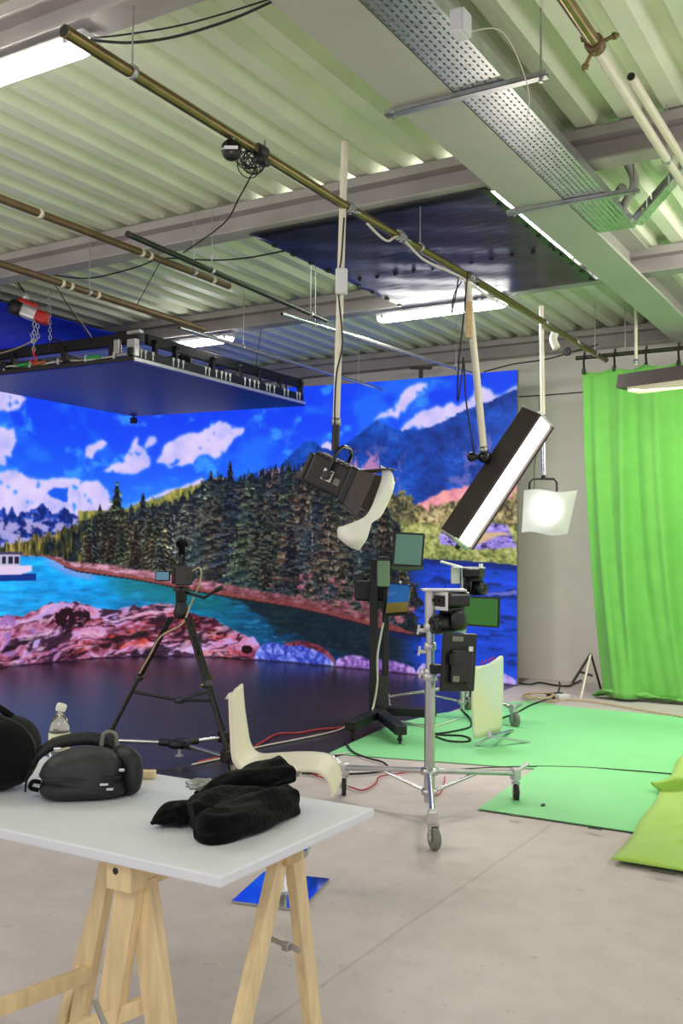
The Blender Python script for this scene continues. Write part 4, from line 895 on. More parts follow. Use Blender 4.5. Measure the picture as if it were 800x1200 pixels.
# ---------------------------------------------------------------- silver wind-up stand in front
F1,Lf,Rf=V((-2.061,4.33,0)),V((-2.96,5.02,0)),V((-2.064,5.43,0)); c=V((-2.338,4.90,0)); c=at(503,920,d=5.37); c.z=0
s1=thing('camera_stand','tall silver column stand on three castered legs, in front of the green mat','stand',c)
Hb=.19; Zt=1.20
b=MB(); b.cyl(c+UP*.06,c+UP*.74,.029,seg=18); b.build('base_column','silver',s1)
b=MB(); b.cyl(c+UP*.72,c+UP*1.02,.023,seg=18); b.build('middle_column','silver',s1)
b=MB(); b.cyl(c+UP*1.0,c+UP*Zt,.030,seg=18); b.build('top_column','alu',s1)
for z,r in ((.735,.040),(.76,.036),(1.005,.036),(.90,.034)): MB().lathe([(r*.7,-.022),(r,-.018),(r,.018),(r*.7,.022)],c+UP*z,UP,16).build('clamp_collar','alu',s1)
for z,dx in ((.985,-.06),(.87,-.055),(.75,-.05)):
    b=MB(); b.cyl(c+UP*z,c+UP*z+RGT*dx,.011,seg=8); b.bar(c+UP*(z+.03)+RGT*dx,c+UP*(z-.02)+RGT*(dx*1.15),.012,.018,up=FWD); b.build('locking_lever','alu',s1)
b=MB(); b.cyl(c+UP*(.88-.1)+RGT*.0,c+UP*.78+RGT*.08,.015,seg=8); b.box(c+UP*.78+RGT*.04-FWD*.02,(.09,.045,.05),axes(RGT,FWD),.008); b.build('monitor_arm','black',s1)
MB().lathe([(.03,-.02),(.048,-.016),(.048,.016),(.03,.02)],c+UP*.225,UP,16).build('hub','silver',s1)
MB().lathe([(.03,-.016),(.044,-.014),(.044,.014),(.03,.016)],c+UP*.115,UP,16).build('lower_hub','silver',s1)
for p in (F1,Lf,Rf):
    d=(p-c); d.z=0; L=d.length; d.normalize(); e=c+d*L
    front=(p is F1)
    b=MB(); b.tube([c+UP*.225+d*.03,e+UP*.155],.0155,12); b.build('leg','silver',s1)
    b=MB(); b.tube([c+UP*.115+d*.03,c+d*L*.55+UP*.185],.010,10); b.build('leg_brace','silver',s1)
    b=MB(); b.box(e+UP*.15,(.05,.05,.07),axes(d,UP.cross(d)),.01); b.build('leg_socket','alu',s1)
    if not front:
        b=MB(); b.tube([e+UP*.165+d*.01,e+UP*.20+d*.09],.013,10); b.build('foot_lever','silver',s1)
    caster(s1,e+UP*.14,.055 if front else .048,'wheel_grey' if front else 'rubber',RGT if not front else (RGT*.9+FWD*.3))
def ptz(name,label,c,sc_,face,bface,bw=.17):
    """dome camera hung upside down: base box over a yoked barrel"""
    c=V(c); k=sc_; a=V(bface).normalized(); sd=a.cross(UP).normalized(); AX=Matrix((a,sd,UP)).transposed()
    t=thing(name,label,'camera',c+UP*.0); P=lambda u,s,w: c+a*u*k+sd*s*k+UP*w*k
    MB().box(P(0,0,-.043),(.15*k,bw*k,.082*k),AX,.018*k,3).build('base','black_gloss',t)
    b=MB(); b.box(P(-.078,0,-.05),(.008*k,(bw-.01)*k,.10*k),AX,.002); b.build('back_panel','plastic_white',t)
    b=MB(); b.box(P(-.083,0,-.05),(.004*k,(bw-.045)*k,.06*k),AX,.002); b.build('port_plate','black',t)
    for i in range(3):
        b=MB(); b.cyl(P(-.084,-.045+.045*i,-.045),P(-.10,-.045+.045*i,-.048),.008*k,seg=8); b.build('port','charcoal',t)
    a=V(face).normalized(); sd=a.cross(UP).normalized(); AX=Matrix((a,sd,UP)).transposed()
    b=MB(); b.lathe([(.05*k,0),(.068*k,.004*k),(.072*k,.03*k),(.06*k,.04*k)],P(0,0,-.118),UP,22); b.build('turntable','black',t)
    for s in(-1,1): MB().blob(P(0,s*.070,-.150),(.045*k,.016*k,.055*k),AX,16,10,p=3.).build('yoke_arm','black_gloss',t)
    b=MB(); b.lathe([(.042*k,-.085*k),(.055*k,-.07*k),(.057*k,.0),(.054*k,.07*k),(.05*k,.095*k),(.042*k,.098*k)],P(.01,0,-.170),a,24); b.build('barrel','black_gloss',t)
    b=MB(); b.lathe([(.038*k,0),(.046*k,.0),(.046*k,.012*k),(.036*k,.010*k),(.03*k,.002*k)],P(.108,0,-.170),a,22); b.build('lens_ring','charcoal',t)
    b=MB(); b.blob(P(.105,0,-.170),(.032*k,.032*k,.012*k),axes(sd,UP),16,8); b.build('lens','black_gloss',t)
    return t
cp=c+UP*Zt
MB().box(cp+UP*.008+RGT*.07,(.24,.16,.012),axes(RGT,FWD),.003).build('top_plate','alu',s1)
ptz('dome_camera','black dome camera hung upside down under the silver plate of the front stand',cp+RGT*.115-FWD*.02,1.0,(-RGT*.90-FWD*.40-UP*.10),(RGT*.88+FWD*.47),.16)
MB().tube([cp+RGT*.17-UP*.28,cp+RGT*.12-UP*.34,cp+RGT*.075-UP*.42,cp+RGT*.09-UP*.5],.005,6,6).build('cable','cable_white',None,'pale lilac cable looping from the dome camera to the black monitor','cable')
# monitor clamped on the front stand (seen from behind)
mc=at(537,776,d=5.33); a=(RGT*.72+FWD*.52).normalized(); nrm=a.cross(UP).normalized(); 
if nrm.dot(FWD)>0: nrm=-nrm
t=thing('monitor','black flat monitor seen from behind, clamped to the front silver stand','monitor',mc-UP*.15); AX=Matrix((a,nrm,a.cross(nrm))).transposed()
Tlt=Matrix.Rotation(R(-4),3,nrm)
AX=Tlt@AX; a2=AX.col[0].copy(); u2=AX.col[2].copy()
if u2.z<0: u2=-u2
P=lambda u,n_,w: mc+a2*u+nrm*n_+u2*w
MB().box(P(0,0,0),(.235,.028,.31),AX,.008).build('shell','black',t)
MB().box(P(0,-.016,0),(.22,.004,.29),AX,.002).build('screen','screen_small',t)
MB().box(P(0,.026,-.02),(.15,.028,.18),AX,.012).build('back_bulge','black_gloss',t)
MB().box(P(-.03,.017,.125),(.08,.006,.028),AX,.003).build('handle_slot','wheel_grey',t)
MB().box(P(.045,.043,.075),(.03,.004,.026),AX,.001).build('rating_sticker','paper',t)
MB().box(P(-.05,.043,-.085),(.045,.004,.032),AX,.001).build('rating_sticker','wheel_grey',t)
MB().box(P(-.075,.05,.02),(.05,.04,.06),AX,.008).build('mount_plate','black',t)
b=MB(); b.tube([P(.03,.04,-.11),P(.045,.055,-.14),P(.05,.05,-.18)],.006,6,4); b.build('plug','charcoal',t)
# ---------------------------------------------------------------- second silver stand behind
c2=at(541,845,d=8.5); c2.z=0; s2=thing('camera_stand','silver stand on casters at the rear of the mat, behind the frosted board','stand',c2)
b=MB(); b.cyl(c2+UP*.08,c2+UP*.75,.024,seg=16); b.build('base_column','silver',s2)
b=MB(); b.cyl(c2+UP*.73,c2+UP*1.22,.018,seg=16); b.build('middle_column','silver',s2)
for z in (.75,.28,.14): MB().lathe([(.024,-.02),(.036,-.016),(.036,.016),(.024,.02)],c2+UP*z,UP,16).build('clamp_collar','alu',s2)
E2=[V((-2.954,7.72,0)),at(546,832,z=0),at(452,838,z=0)]
for p in E2:
    d=p-c2; L=d.length; d.normalize(); e=c2+d*L
    b=MB(); b.tube([c2+UP*.28,e+UP*.15],.016,10); b.build('leg','silver',s2)
    b=MB(); b.tube([c2+UP*.14,c2+d*L*.5+UP*.2],.010,8); b.build('leg_brace','silver',s2)
    b=MB(); b.box(e+UP*.15,(.06,.05,.07),axes(d,UP.cross(d)),.01); b.tube([e+UP*.15,e+UP*.20+d*.10],.013,8); b.build('leg_socket','alu',s2)
    caster(s2,e+UP*.14,.062,'wheel_grey',RGT*.9+FWD*.4)
t2=c2+UP*1.29
MB().box(t2-UP*.0+RGT*.05,(.28,.12,.012),axes(RGT,FWD),.003).box(t2-RGT*.06-UP*.07,(.08,.03,.14),axes(RGT,FWD),.006).tube([c2+UP*1.2,t2-RGT*.0],.018,10).tube([t2+RGT*.0,t2-RGT*.19+UP*.05],.012,8).cyl(t2+RGT*.16,t2+RGT*.16+UP*.035,.018).build('top_plate','plastic_white',s2)
ptz('dome_camera','smaller black dome camera hung on the rear stand above the flat monitor',t2+RGT*.10,1.05,(RGT*.62-FWD*.78),(RGT*.9-FWD*.4),.17)
def panel_monitor(name,label,quad,depth,thick,shell,scr,rim=.006,d_off=(0,0,0,0),parts=True):
    """flat monitor through four corners seen in the room: tl, tr, br, bl"""
    P=[at(*q,d=depth+o) for q,o in zip(quad,d_off)]; c=sum(P,V())/4; n=(P[1]-P[0]).cross(P[3]-P[0]).normalized()
    if n.dot(FWD)>0: n=-n
    t=thing(name,label,'monitor',c-UP*((P[0]-P[3]).length/2))
    ex=[c+(p-c)*1.0 for p in P]; MB().prism([p for p in ex],-n*thick).build('shell',shell,t)
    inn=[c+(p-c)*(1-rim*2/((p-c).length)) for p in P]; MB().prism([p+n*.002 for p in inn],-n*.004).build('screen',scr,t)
    fr_=MB()
    for i in range(4): fr_.bar(P[i],P[(i+1)%4],rim*1.6,.010,up=n)
    fr_.build('bezel',shell,t)
    return t,c,n
g,gc,gn=panel_monitor('monitor','flat monitor with reflected green light painted as a glow on the rear silver stand',[(540,699),(585,701),(584,735),(539,732)],8.42,.03,'black','green_spill_glow',.008,(0,.06,.06,0))
MB().bar(gc-gn*.03,V((c2.x,c2.y,gc.z)),.03,.05).build('mount','black',g)
# ---------------------------------------------------------------- frosted board on little legs
b0=at(576,866,z=0.0); 
G=[]
TL,TR,BR,BL=at(553,780,d=7.15),at(590,767,d=7.32),at(586,857,d=7.32),at(553,867,d=7.12)
fb=thing('frosted_board','translucent frosted plastic board standing on low silver legs','board',V((b0.x,b0.y,0)))
nn=(TR-TL).cross(BL-TL).normalized()
for j in range(13):
    v=j/12; row=[]
    for i in range(13):
        u=i/12; l=TL.lerp(BL,v); r_=TR.lerp(BR,v); p=l.lerp(r_,u); e=.010*math.sin(PI*v*1.3+u*2)
        # rounded corners
        cu=max(0,abs(u-.5)-.40)/.10; cv=max(0,abs(v-.5)-.44)/.06; p=p.lerp((TL+TR+BR+BL)/4,.035*(cu*cv))
        if v<.05: p=p-UP*.03*math.sin(PI*min(1,u*1.1))
        row.append(p+nn*e)
    G.append(row)
fm=mat('frosted_sheet',(234,238,226),.55,trans=.15); nt=fm.node_tree; n=nt.nodes.new('ShaderNodeTexNoise'); n.inputs['Scale'].default_value=2.6; n.inputs['Detail'].default_value=1
r_=nt.nodes.new('ShaderNodeValToRGB'); r_.color_ramp.elements[0].position=.42; r_.color_ramp.elements[1].position=.6; r_.color_ramp.elements[0].color=lin((230,240,230)); r_.color_ramp.elements[1].color=lin((244,238,200))  # pale yellow glow on the board painted into the sheet colour
tc2=nt.nodes.new('ShaderNodeTexCoord'); nt.links.new(tc2.outputs['Object'],n.inputs['Vector']); nt.links.new(n.outputs['Fac'],r_.inputs['Fac']); nt.links.new(r_.outputs['Color'],nt.nodes['Principled BSDF'].inputs['Base Color'])
MB().grid(G,.008).build('sheet',fm,fb)
pb=(BL+BR)/2; e0=at(556,874,z=.008); e1=at(620,870,z=.008); e2=at(600,856,z=.008)
hb=at(575,866,d=7.2); hb.z=max(hb.z,.05)
for e in (e0,e1,e2): MB().bar(hb+UP*.02,e,.030,.016,bev=.004).build('leg','silver',fb)
MB().bar(hb,pb+UP*.1+nn*.012,.03,.012,up=FWD).build('clamp','silver',fb)
b=MB()
for k in range(4): b.tube([TL.lerp(TR,.3+.12*k)-UP*.02+nn*.012,TL.lerp(TR,.36+.12*k)+UP*.005+nn*.014,TL.lerp(TR,.33+.13*k)-UP*.05+nn*.012],.003,5,4)
b.build('red_scribble','cable_red',fb)
# ---------------------------------------------------------------- black two-post teleprompter stand
cb=at(444,846,d=8.2); cb.z=0
bs=thing('post_stand','black two-post stand on a castered base, left of the silver stands','stand',cb)
pL=at(437,845,d=8.15);pL.z=0; pR=at(451,845,d=8.2);pR.z=0
for p,zt,r in ((pL,1.36,.034),(pR,1.10,.028)):
    MB().box(V((p.x,p.y,(.1+zt)/2)),(r*2,r*2,zt-.1),axes(RGT,FWD),.006).build('post','black',bs)
for z in (.28,.98): MB().bar(V((pL.x,pL.y,z))-RGT*.03,V((pR.x,pR.y,z))+RGT*.03,.05,.05,bev=.006).build('cross_brace','black',bs)
g0=at(410,851,z=.11); g1=at(470,856,z=.11); g2=at(510,836,z=.11); g3=V((cb.x,cb.y,.11))-FWD*.03
MB().bar(g0+(g0-g3)*.0,g3+RGT*.03,.09,.07,bev=.008).build('base_leg','black',bs)
MB().bar(g3-RGT*.03,g1,.09,.07,bev=.008).build('base_leg','black',bs)
MB().bar(g3-RGT*.02+FWD*.05,g2,.09,.07,bev=.008).build('base_leg','black',bs)
for p in (g0+(g3-g0)*.08,g1+(g3-g1)*.06,g2+(g3-g2)*.04): caster(bs,V((p.x,p.y,.085)),.034,'rubber',RGT,fork='black')
MB().prism([V((pR.x,pR.y,.14))+RGT*.03,V((pR.x,pR.y,.40))+RGT*.02,V((pR.x,pR.y,.40))-RGT*.06,V((pR.x,pR.y,.14))-RGT*.06],-FWD*.06).build('counterweight','charcoal',bs)
tp1,tc,tn=panel_monitor('monitor','teleprompter monitor with reflected green light painted as grey-green glow at the top of the black post stand',[(463,624),(497,626),(494,664),(460,662)],7.95,.03,'black','grey_green_spill_glow',.007,(0,.06,.06,0))
MB().bar(tc-tn*.03,V((pL.x,pL.y,tc.z-.12)),.04,.05).build('mount_arm','black',tp1)
MB().box(at(477,666,d=7.95),(.25,.03,.03),axes(RGT,FWD),.006).build('lower_tray',mat('grey_green_lit',(58,78,54),.5),tp1)  # tray colour includes the green light reflected onto it
t=thing('prompter_hood','dark teleprompter hood with tilted glass, its reflection painted as glow, on the black post stand','prompter',at(467,718,d=8.0))
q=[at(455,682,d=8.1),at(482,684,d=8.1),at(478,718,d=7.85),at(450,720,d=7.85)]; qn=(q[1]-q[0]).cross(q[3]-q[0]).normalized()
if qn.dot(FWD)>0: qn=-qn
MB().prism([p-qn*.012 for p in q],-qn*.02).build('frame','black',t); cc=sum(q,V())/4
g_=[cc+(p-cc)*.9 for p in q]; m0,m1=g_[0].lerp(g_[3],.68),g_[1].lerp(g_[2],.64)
MB().prism([g_[0],g_[1],m1,m0],-qn*.006).build('glass',mat('prompter_reflection',(30,60,110),.08,emit=.36,ec=(50,120,190)),t)  # blue reflection in the glass painted as a glowing colour
MB().prism([m0,m1,g_[2],g_[3]],-qn*.006).build('reflection_lower_band',mat('prompter_reflection_band',(90,80,40),.15,emit=.28,ec=(140,124,60)),t)  # tan lower part of the painted reflection, also glowing
MB().prism([q[0]-FWD*0,q[0]+FWD*.16,q[3]+FWD*.22,q[3]],-RGT*.006).build('side_cloth','fabric_black',t)
MB().bar(q[0]+UP*.005,q[1]+UP*.005,.03,.02).build('top_rail','lamp_brown',t)
MB().cyl(at(469,682,d=8.0),at(469,682,d=7.97),.012,seg=10).build('knob','plastic_white',t)
t=thing('studio_camera','black studio camera behind the teleprompter hood, partly hidden by the posts','camera',at(432,690,d=8.3))
q=at(436,692,d=8.35); MB().box(q,(.30,.20,.17),axes(RGT,FWD),.02).build('body','black',t)
MB().lathe([(.055,0),(.06,.02),(.06,.14),(.07,.16),(.07,.2)],q+RGT*.14,RGT,18).build('lens','black_gloss',t)
MB().box(q-RGT*.11+UP*.10,(.10,.06,.07),axes(RGT,FWD),.012).build('viewfinder','black_gloss',t); MB().tube([q-RGT*.05+UP*.08,q-RGT*.03+UP*.13,q+RGT*.07+UP*.13,q+RGT*.09+UP*.08],.012,8,4).build('carry_handle','black',t)
t=thing('battery_plate','pale box with a painted green cast bracketed to the side of the black post stand','box',at(448,690,d=7.95)); q=at(449,672,d=7.93)
MB().box(q,(.10,.08,.21),axes(RGT,FWD),.012).build('case','plastic_green_lit',t); MB().box(q+UP*.115,(.09,.07,.04),axes(RGT,FWD),.006).build('black_top','black',t)
MB().tube([at(449,730,d=8.0),at(446,745,d=8.02),at(442,770,d=8.02),at(442,800,d=8.02),at(438,825,d=8.0),at(436,832,d=7.95)],.009,6,6).build('cable','cable_white',None,'pale cable running down between the two black posts','cable')
# ---------------------------------------------------------------- video camera tripod on a dolly
hub=V((-4.28,5.17,0)); hub=at(210,893,z=0)
dl=thing('tripod_dolly','silver three-arm wheeled dolly under the black camera tripod','dolly',hub)
EA=[V((-3.802,5.0,0)),V((-4.80,5.02,0)),V((-4.235,5.53,0))]
MB().lathe([(.03,0),(.075,.0),(.08,.03),(.06,.05),(.03,.055)],hub+UP*.10,UP,20).build('hub','black',dl)
for e in EA:
    d=e-hub; d.z=0; n=d.normalized()
    MB().tube([hub+n*.05+UP*.125,e+UP*.125],.014,10).build('arm','silver',dl)
    MB().tube([hub+n*.04+UP*.125,hub+n*.14+UP*.125],.024,10).build('arm_sleeve','black',dl)
    MB().box(e+UP*.13,(.07,.06,.08),axes(n,UP.cross(n)),.012).build('foot_cup','black',dl)
    MB().cyl(e+UP*.17,e+UP*.20,.014).build('clamp_knob','charcoal',dl)
    caster(dl,e+n*.05+UP*.11,.045,'wheel_grey',RGT*.8+FWD*.5,fork='black')
MB().tube([hub+UP*.1,hub+UP*.045],.012,8).cyl(hub+UP*.05,hub+UP*.04,.03).build('lock_foot','alu',dl)
tc_=V((hub.x,hub.y,0)); tp=thing('camera_tripod','black aluminium tripod with spreader standing on the silver dolly','tripod',hub+UP*.16)
top=at(212,716,d=6.55)
MB().lathe([(.025,-.05),(.042,-.045),(.05,-.01),(.042,.02),(.036,.05),(.04,.06)],top,UP,20).build('bowl','black',tp)
for i,e in enumerate(EA):
    f=e+UP*.175; d=(f-top); n=d.normalized(); s_=n.cross(UP).normalized(); st=top+n*.05+V((d.x,d.y,0)).normalized()*.05
    mid=st.lerp(f,.52)
    for s in(-1,1): MB().tube([st+s_*s*.020,mid+s_*s*.018],.0095,10).build('leg','black_gloss',tp)
    MB().tube([st.lerp(f,.30),f],.0125,10).build('leg','dark_pipe' if i==1 else 'black_gloss',tp)
    MB().box(mid,(.04,.06,.04),axes(n,s_),.008).build('leg_clamp','charcoal',tp)
    b=MB(); b.cyl(mid+s_*.032,mid+s_*.06,.008,seg=8); b.build('clamp_lever','brass_pipe',tp)
    MB().cyl(f,f-n*.05+UP*.0,.02,.014).build('rubber_foot','rubber',tp)
    q=top.lerp(f,.66); hc=V((top.x,top.y,top.z+(f.z-top.z)*.70))
    MB().tube([q,hc],.010,8).build('spreader','black',tp)
MB().lathe([(.02,-.02),(.035,-.015),(.035,.015),(.02,.02)],hc,UP,14).build('spreader_hub','charcoal',tp)
MB().lathe([(.03,0),(.038,.01),(.038,.07),(.042,.08),(.042,.10)],top+UP*.06,UP,18).build('fluid_head','black_gloss',tp)
MB().box(top+UP*.145,(.10,.08,.03),axes(RGT,FWD),.006).build('camera_plate','charcoal',tp)
MB().tube([top+UP*.12+RGT*.04,top+UP*.09+RGT*.16-FWD*.05,top+UP*.14+RGT*.24-FWD*.12],.010,8).tube([top+UP*.14+RGT*.24-FWD*.12,top+UP*.165+RGT*.29-FWD*.16],.015,8).build('pan_bar','black',tp)
# camera on it
cc=top+UP*.235; t=thing('video_camera','black video camera with a flip-out screen on the tripod','camera',top+UP*.16); AX=axes(RGT,FWD)
MB().box(cc+RGT*.015,(.095,.17,.135),AX,.015,3).build('body','charcoal',t)
MB().lathe([(.045,0),(.05,.01),(.05,.12),(.058,.13),(.058,.18),(.05,.18)],cc+FWD*.08,FWD,20).build('lens','black',t)
MB().box(cc-RGT*.042,(.025,.16,.11),AX,.012).build('grip','black',t)
q=cc-RGT*.125-UP*.005; MB().box(q,(.10,.015,.068),AX,.005).build('flip_screen','black',t)
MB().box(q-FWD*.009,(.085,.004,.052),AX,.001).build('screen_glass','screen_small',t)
b=MB(); b.box(cc+UP*.075+RGT*.0,(.05,.05,.03),AX,.006); b.tube([cc+UP*.08-FWD*.06,cc+UP*.125-FWD*.04,cc+UP*.125+FWD*.06,cc+UP*.08+FWD*.08],.013,8,4); b.build('top_handle','black',t)
b=MB(); b.tube([cc+UP*.13,cc+UP*.20],.022,12); b.blob(cc+UP*.21,(.024,.06,.03),seg=14,rings=8); b.build('microphone','fabric_black',t)
MB().tube([cc+RGT*.07+UP*.03,cc+RGT*.12+UP*.05,cc+RGT*.125-UP*.03,cc+RGT*.06-UP*.2,top+RGT*.02-UP*.08-FWD*.08]+[top.lerp(EA[1]+UP*.175,k_)-FWD*.05-RGT*.03 for k_ in (.2,.35,.5)],.006,6,6).build('cable','cable_tan',None,'olive cable hanging from the video camera along a tripod leg','cable')
# ---------------------------------------------------------------- light stand feet at the drape edge
t=thing('light_stand','slim light stand half hidden behind the left edge of the green drape','stand',at(684,822,z=0)); q=at(692,770,d=9.95); q.z=.42
MB().tube([q+UP*.0,at(670,801,d=9.9)],.014,8).build('leg','dark_pipe',t); MB().tube([q,at(680,820,d=9.75)],.012,8).build('leg','white_pipe',t)
MB().tube([at(679,787,d=9.9),at(694,792,d=9.85)],.012,8).build('cross_stay','black',t); MB().tube([q,at(705,812,d=9.95)],.012,8).build('leg','dark_pipe',t)
# ================================================================ CHAIR, TABLE AND WHAT LIES ON IT
ch=thing('swivel_chair','pale bent plywood seat on a chrome post with a square mirror-bright foot plate','chair',(-2.33,3.45,0))
cx=V((-2.33,3.47,0)); 
BP=[(-2.425,3.235),(-2.14,3.30),(-2.235,3.675),(-2.525,3.60)]
cen=V((sum(p[0] for p in BP)/4,sum(p[1] for p in BP)/4,0))
MB().prism([(a,b_,0.001) for a,b_ in BP],(0,0,.010)).build('foot_plate','glass_mirror',ch)
MB().lathe([(.045,0),(.045,.006),(.024,.02),(.022,.45),(.03,.455),(.03,.47)],cen+UP*.011,UP,20).build('post','chrome',ch)
# seat shell profile: back top -> bend -> seat -> front lip, in the plane spanned by seat direction and up
sd_=(at(365,905,d=4.1)-at(285,890,d=4.1)); sd_.z=0; sd_=(RGT-FWD*.10).normalized(); wd=UP.cross(sd_).normalized()
if wd.dot(FWD)<0: wd=-wd
base=cen+UP*.52+sd_*.005
prof=[(-.215,.315),(-.208,.22),(-.198,.13),(-.188,.06),(-.165,.018),(-.125,.0),(-.06,.004),(.04,.012),(.12,.012),(.165,.004),(.195,-.02),(.21,-.06),(.213,-.085)]
prof=[(p.x,p.y) for p in catmull([(a,b_,0) for a,b_ in prof],5)]
G=[]
for i,(a,b_) in enumerate(prof):
    f=i/(len(prof)-1); hw=.17 if f>.3 else .125+.045*sm(np.array(f),0,.3).item()
    row=[]
    for k in range(9):
        s=(k/8-.5)*2; dip=-.006*(1-s*s)
        hh=b_+dip
        if i==0: hh-=.03*(1 if s<0 else 0)*abs(s)
        row.append(base+sd_*a+wd*(s*hw)+UP*hh)
    G.append(row)
MB().grid(G,.013).build('plywood_seat','ply',ch)
MB().box(cen+UP*.492,(.16,.16,.008),axes(sd_,wd),.004).build('seat_plate','chrome',ch)
fr0=cen+UP*.17; fe=at(352,988,d=3.92); fe.z=.19
d=(at(368,988,d=3.95)-cen); d.z=0; d.normalize()
MB().tube([cen+UP*.22+d*.02,cen+UP*.22+d*.17],.012,10).tube([cen+UP*.22+d*.17-wd*.09,cen+UP*.22+d*.17+wd*.09],.013,10).build('foot_rest','chrome',ch)
# ---------------------------------------------------------------- table top and trestles
MB().span((-2.9,1.637,.715),(-1.255,2.285,.74),.004).build('table_top','table_white',None,'white board table top laid over two pine trestles','table top')
def leg_pts(px0,py0,px1,py1,**k):
    a=at(px0,py0,**k); b_=at(px1,py1,**k); d=(b_-a); t=(0-a.z)/d.z; return a,a+d*t
tr=thing('trestle','pine trestle under the right end of the white table top','trestle',(-1.4,1.98,0),'pine trestles')
a0,a1=leg_pts(328,1000,283,1200,x=-1.345); b0,b1=leg_pts(343,992,366,1200,x=-1.335)
for p,q,tt in ((a0,a1,(-1.345,None)),(b0,b1,None)):
    d=(p-q).normalized(); tpz=q+d*((.69-q.z)/d.z); MB().bar(q+d*.012,tpz,.028,.046,up=(0,1,0),bev=.002).build('leg','pine',tr)
ym=(a0.y+b0.y)/2
MB().span((-1.88,ym-.03,.662),(-1.315,ym+.03,.7145),.003).build('top_bar','pine_dark',tr)
for p,q in ((a0,a1),(b0,b1)):
    d=(p-q).normalized(); tpz=q+d*((.66-q.z)/d.z); o=V((-.50,0,0)); MB().bar(q+d*.012+o,tpz+o,.028,.046,up=(0,1,0),bev=.002).build('leg','pine',tr)
m0=at(300,1092,y=1.97); m1=at(352,1114,y=1.97)
MB().bar(m0,m1,.005,.014).box(at(335,1109,y=1.965),(.02,.012,.02),None,.003).build('grey_bar','galvanised',tr)  # thin grey bar with a small block, between the legs
tr=thing('trestle','pine trestle at the left, with stretchers and an exposed top bar end','trestle',(-1.75,1.8,0),'pine trestles')
e0=at(144,1030,y=1.675); e0=V((e0.x,1.67,.68))
MB().span((e0.x-.036,1.66,.650),(e0.x+.036,ym-.045,.7145),.003).build('top_bar','pine',tr)
MB().cyl((e0.x-.008,1.662,.693),(e0.x-.008,1.658,.693),.008,seg=6).build('bolt_hole','black',tr)
l3=leg_pts(168,1045,189,1200,y=1.73); l2=leg_pts(151,1050,128,1200,y=1.70); l1=leg_pts(128,1008,92,1200,y=1.80)
for (p,q),w,h,zt in ((l3,.070,.03,.66),(l2,.062,.03,.655),(l1,.04,.03,.70)):
    d=(p-q).normalized(); tt=q+d*((zt-q.z)/d.z); MB().bar(q+d*.012,tt,h,w,up=(1,0,0) ,bev=.002).build('leg','pine',tr)
s0=at(104,1140,y=1.79); s1_=at(0,1180.5,d=2.2); dd=(s1_-s0)
MB().bar(s0,s0+dd*2.4,.022,.036,bev=.002).build('stretcher','pine',tr)
s2_=at(168,1177,y=1.74); s3_=at(92,1207,d=2.2)
MB().bar(s2_,s2_+(s3_-s2_)*2.6,.022,.036,bev=.002).build('stretcher','pine',tr)
end=(s0+dd*2.4); end2=s2_+(s3_-s2_)*2.6
for q in (end,end2): MB().bar(V((q.x,q.y,0.0)),V((q.x,q.y,.62)),.03,.045,bev=.002).build('leg','pine',tr)
MB().bar(V((end.x,end.y,.60)),V((end2.x,end2.y,.60)),.03,.045).build('end_bar','pine',tr)
bk=at(122,1192,d=2.15); MB().bar(bk+V((-.03,0,.03)),bk+V((.02,.0,-.04)),.012,.006).build('grey_bar','galvanised',tr)
# ---------------------------------------------------------------- bottle
bp=at(69,887,z=.74); t=thing('water_bottle','clear plastic bottle with a cream label and tilted white cap, behind the bags','bottle',bp)
k=1.0
sc_=.001*((at(81,860,d=3.1)-at(57,860,d=3.1)).length)/.066*1000
MB().lathe([(.026,0),(.032,.004),(.033,.012),(.033,.085),(.031,.10),(.022,.122),(.0135,.135),(.0135,.150)],bp+UP*.002,UP,28).build('body','bottle_plastic',t)
MB().lathe([(.0335,.0),(.0335,.055)],bp+UP*.024,UP,28).build('label','label_cream',t)
b=MB()
for i,z in enumerate((.062,.052,.044)): b.prism([bp+UP*(.024+z*.7)-FWD*.034+RGT*x for x in (-.016,.016-.006*i)]+[bp+UP*(.024+z*.7-.002)-FWD*.034+RGT*x for x in (.016-.006*i,-.016)],-FWD*.0006)
b.build('label_print','wheel_grey',t)
ca=(UP*.93+RGT*.3).normalized(); MB().lathe([(.0,0),(.0155,.0),(.0165,.003),(.0165,.018),(.0145,.022),(0,.0225)],bp+UP*.148+RGT*.001,ca,22).build('cap','cap_white',t)
# ---------------------------------------------------------------- bags
def lump(seed,amt): 
    r=random.Random(seed); ph=[(r.uniform(2,5),r.uniform(2,5),r.uniform(2,5),r.uniform(0,6)) for _ in range(5)]
    return lambda d: 1+amt*sum(math.sin(d.x*a+d.y*b_+d.z*c_+e) for a,b_,c_,e in ph)/2.5
q=at(-8,890,d=2.75); t=thing('round_bag','black round soft bag standing at the left edge of the white table','bag',V((q.x,q.y,.74)))
zc=(at(0,838,d=2.75).z+.742)/2; hz2=zc-.742
MB().blob(V((q.x,q.y,zc)),(.125,.105,hz2),axes(RGT,FWD),32,20,lump(2,.02),p=2.5).build('body','bag_black',t)
b=MB(); 
b.tube([V((q.x,q.y,zc))+RGT*.127*math.cos(a)-FWD*.03+UP*hz2*1.01*math.sin(a) for a in [i/24*2*PI for i in range(25)]],.004,6,caps=False); b.build('seam_piping','bag_dark',t)
b=MB(); b.tube([V((q.x,q.y,zc+hz2*.95))-RGT*.04,V((q.x,q.y,zc+hz2*1.22)),V((q.x,q.y,zc+hz2*.95))+RGT*.05],.010,8,6); b.build('grab_handle','bag_black',t)
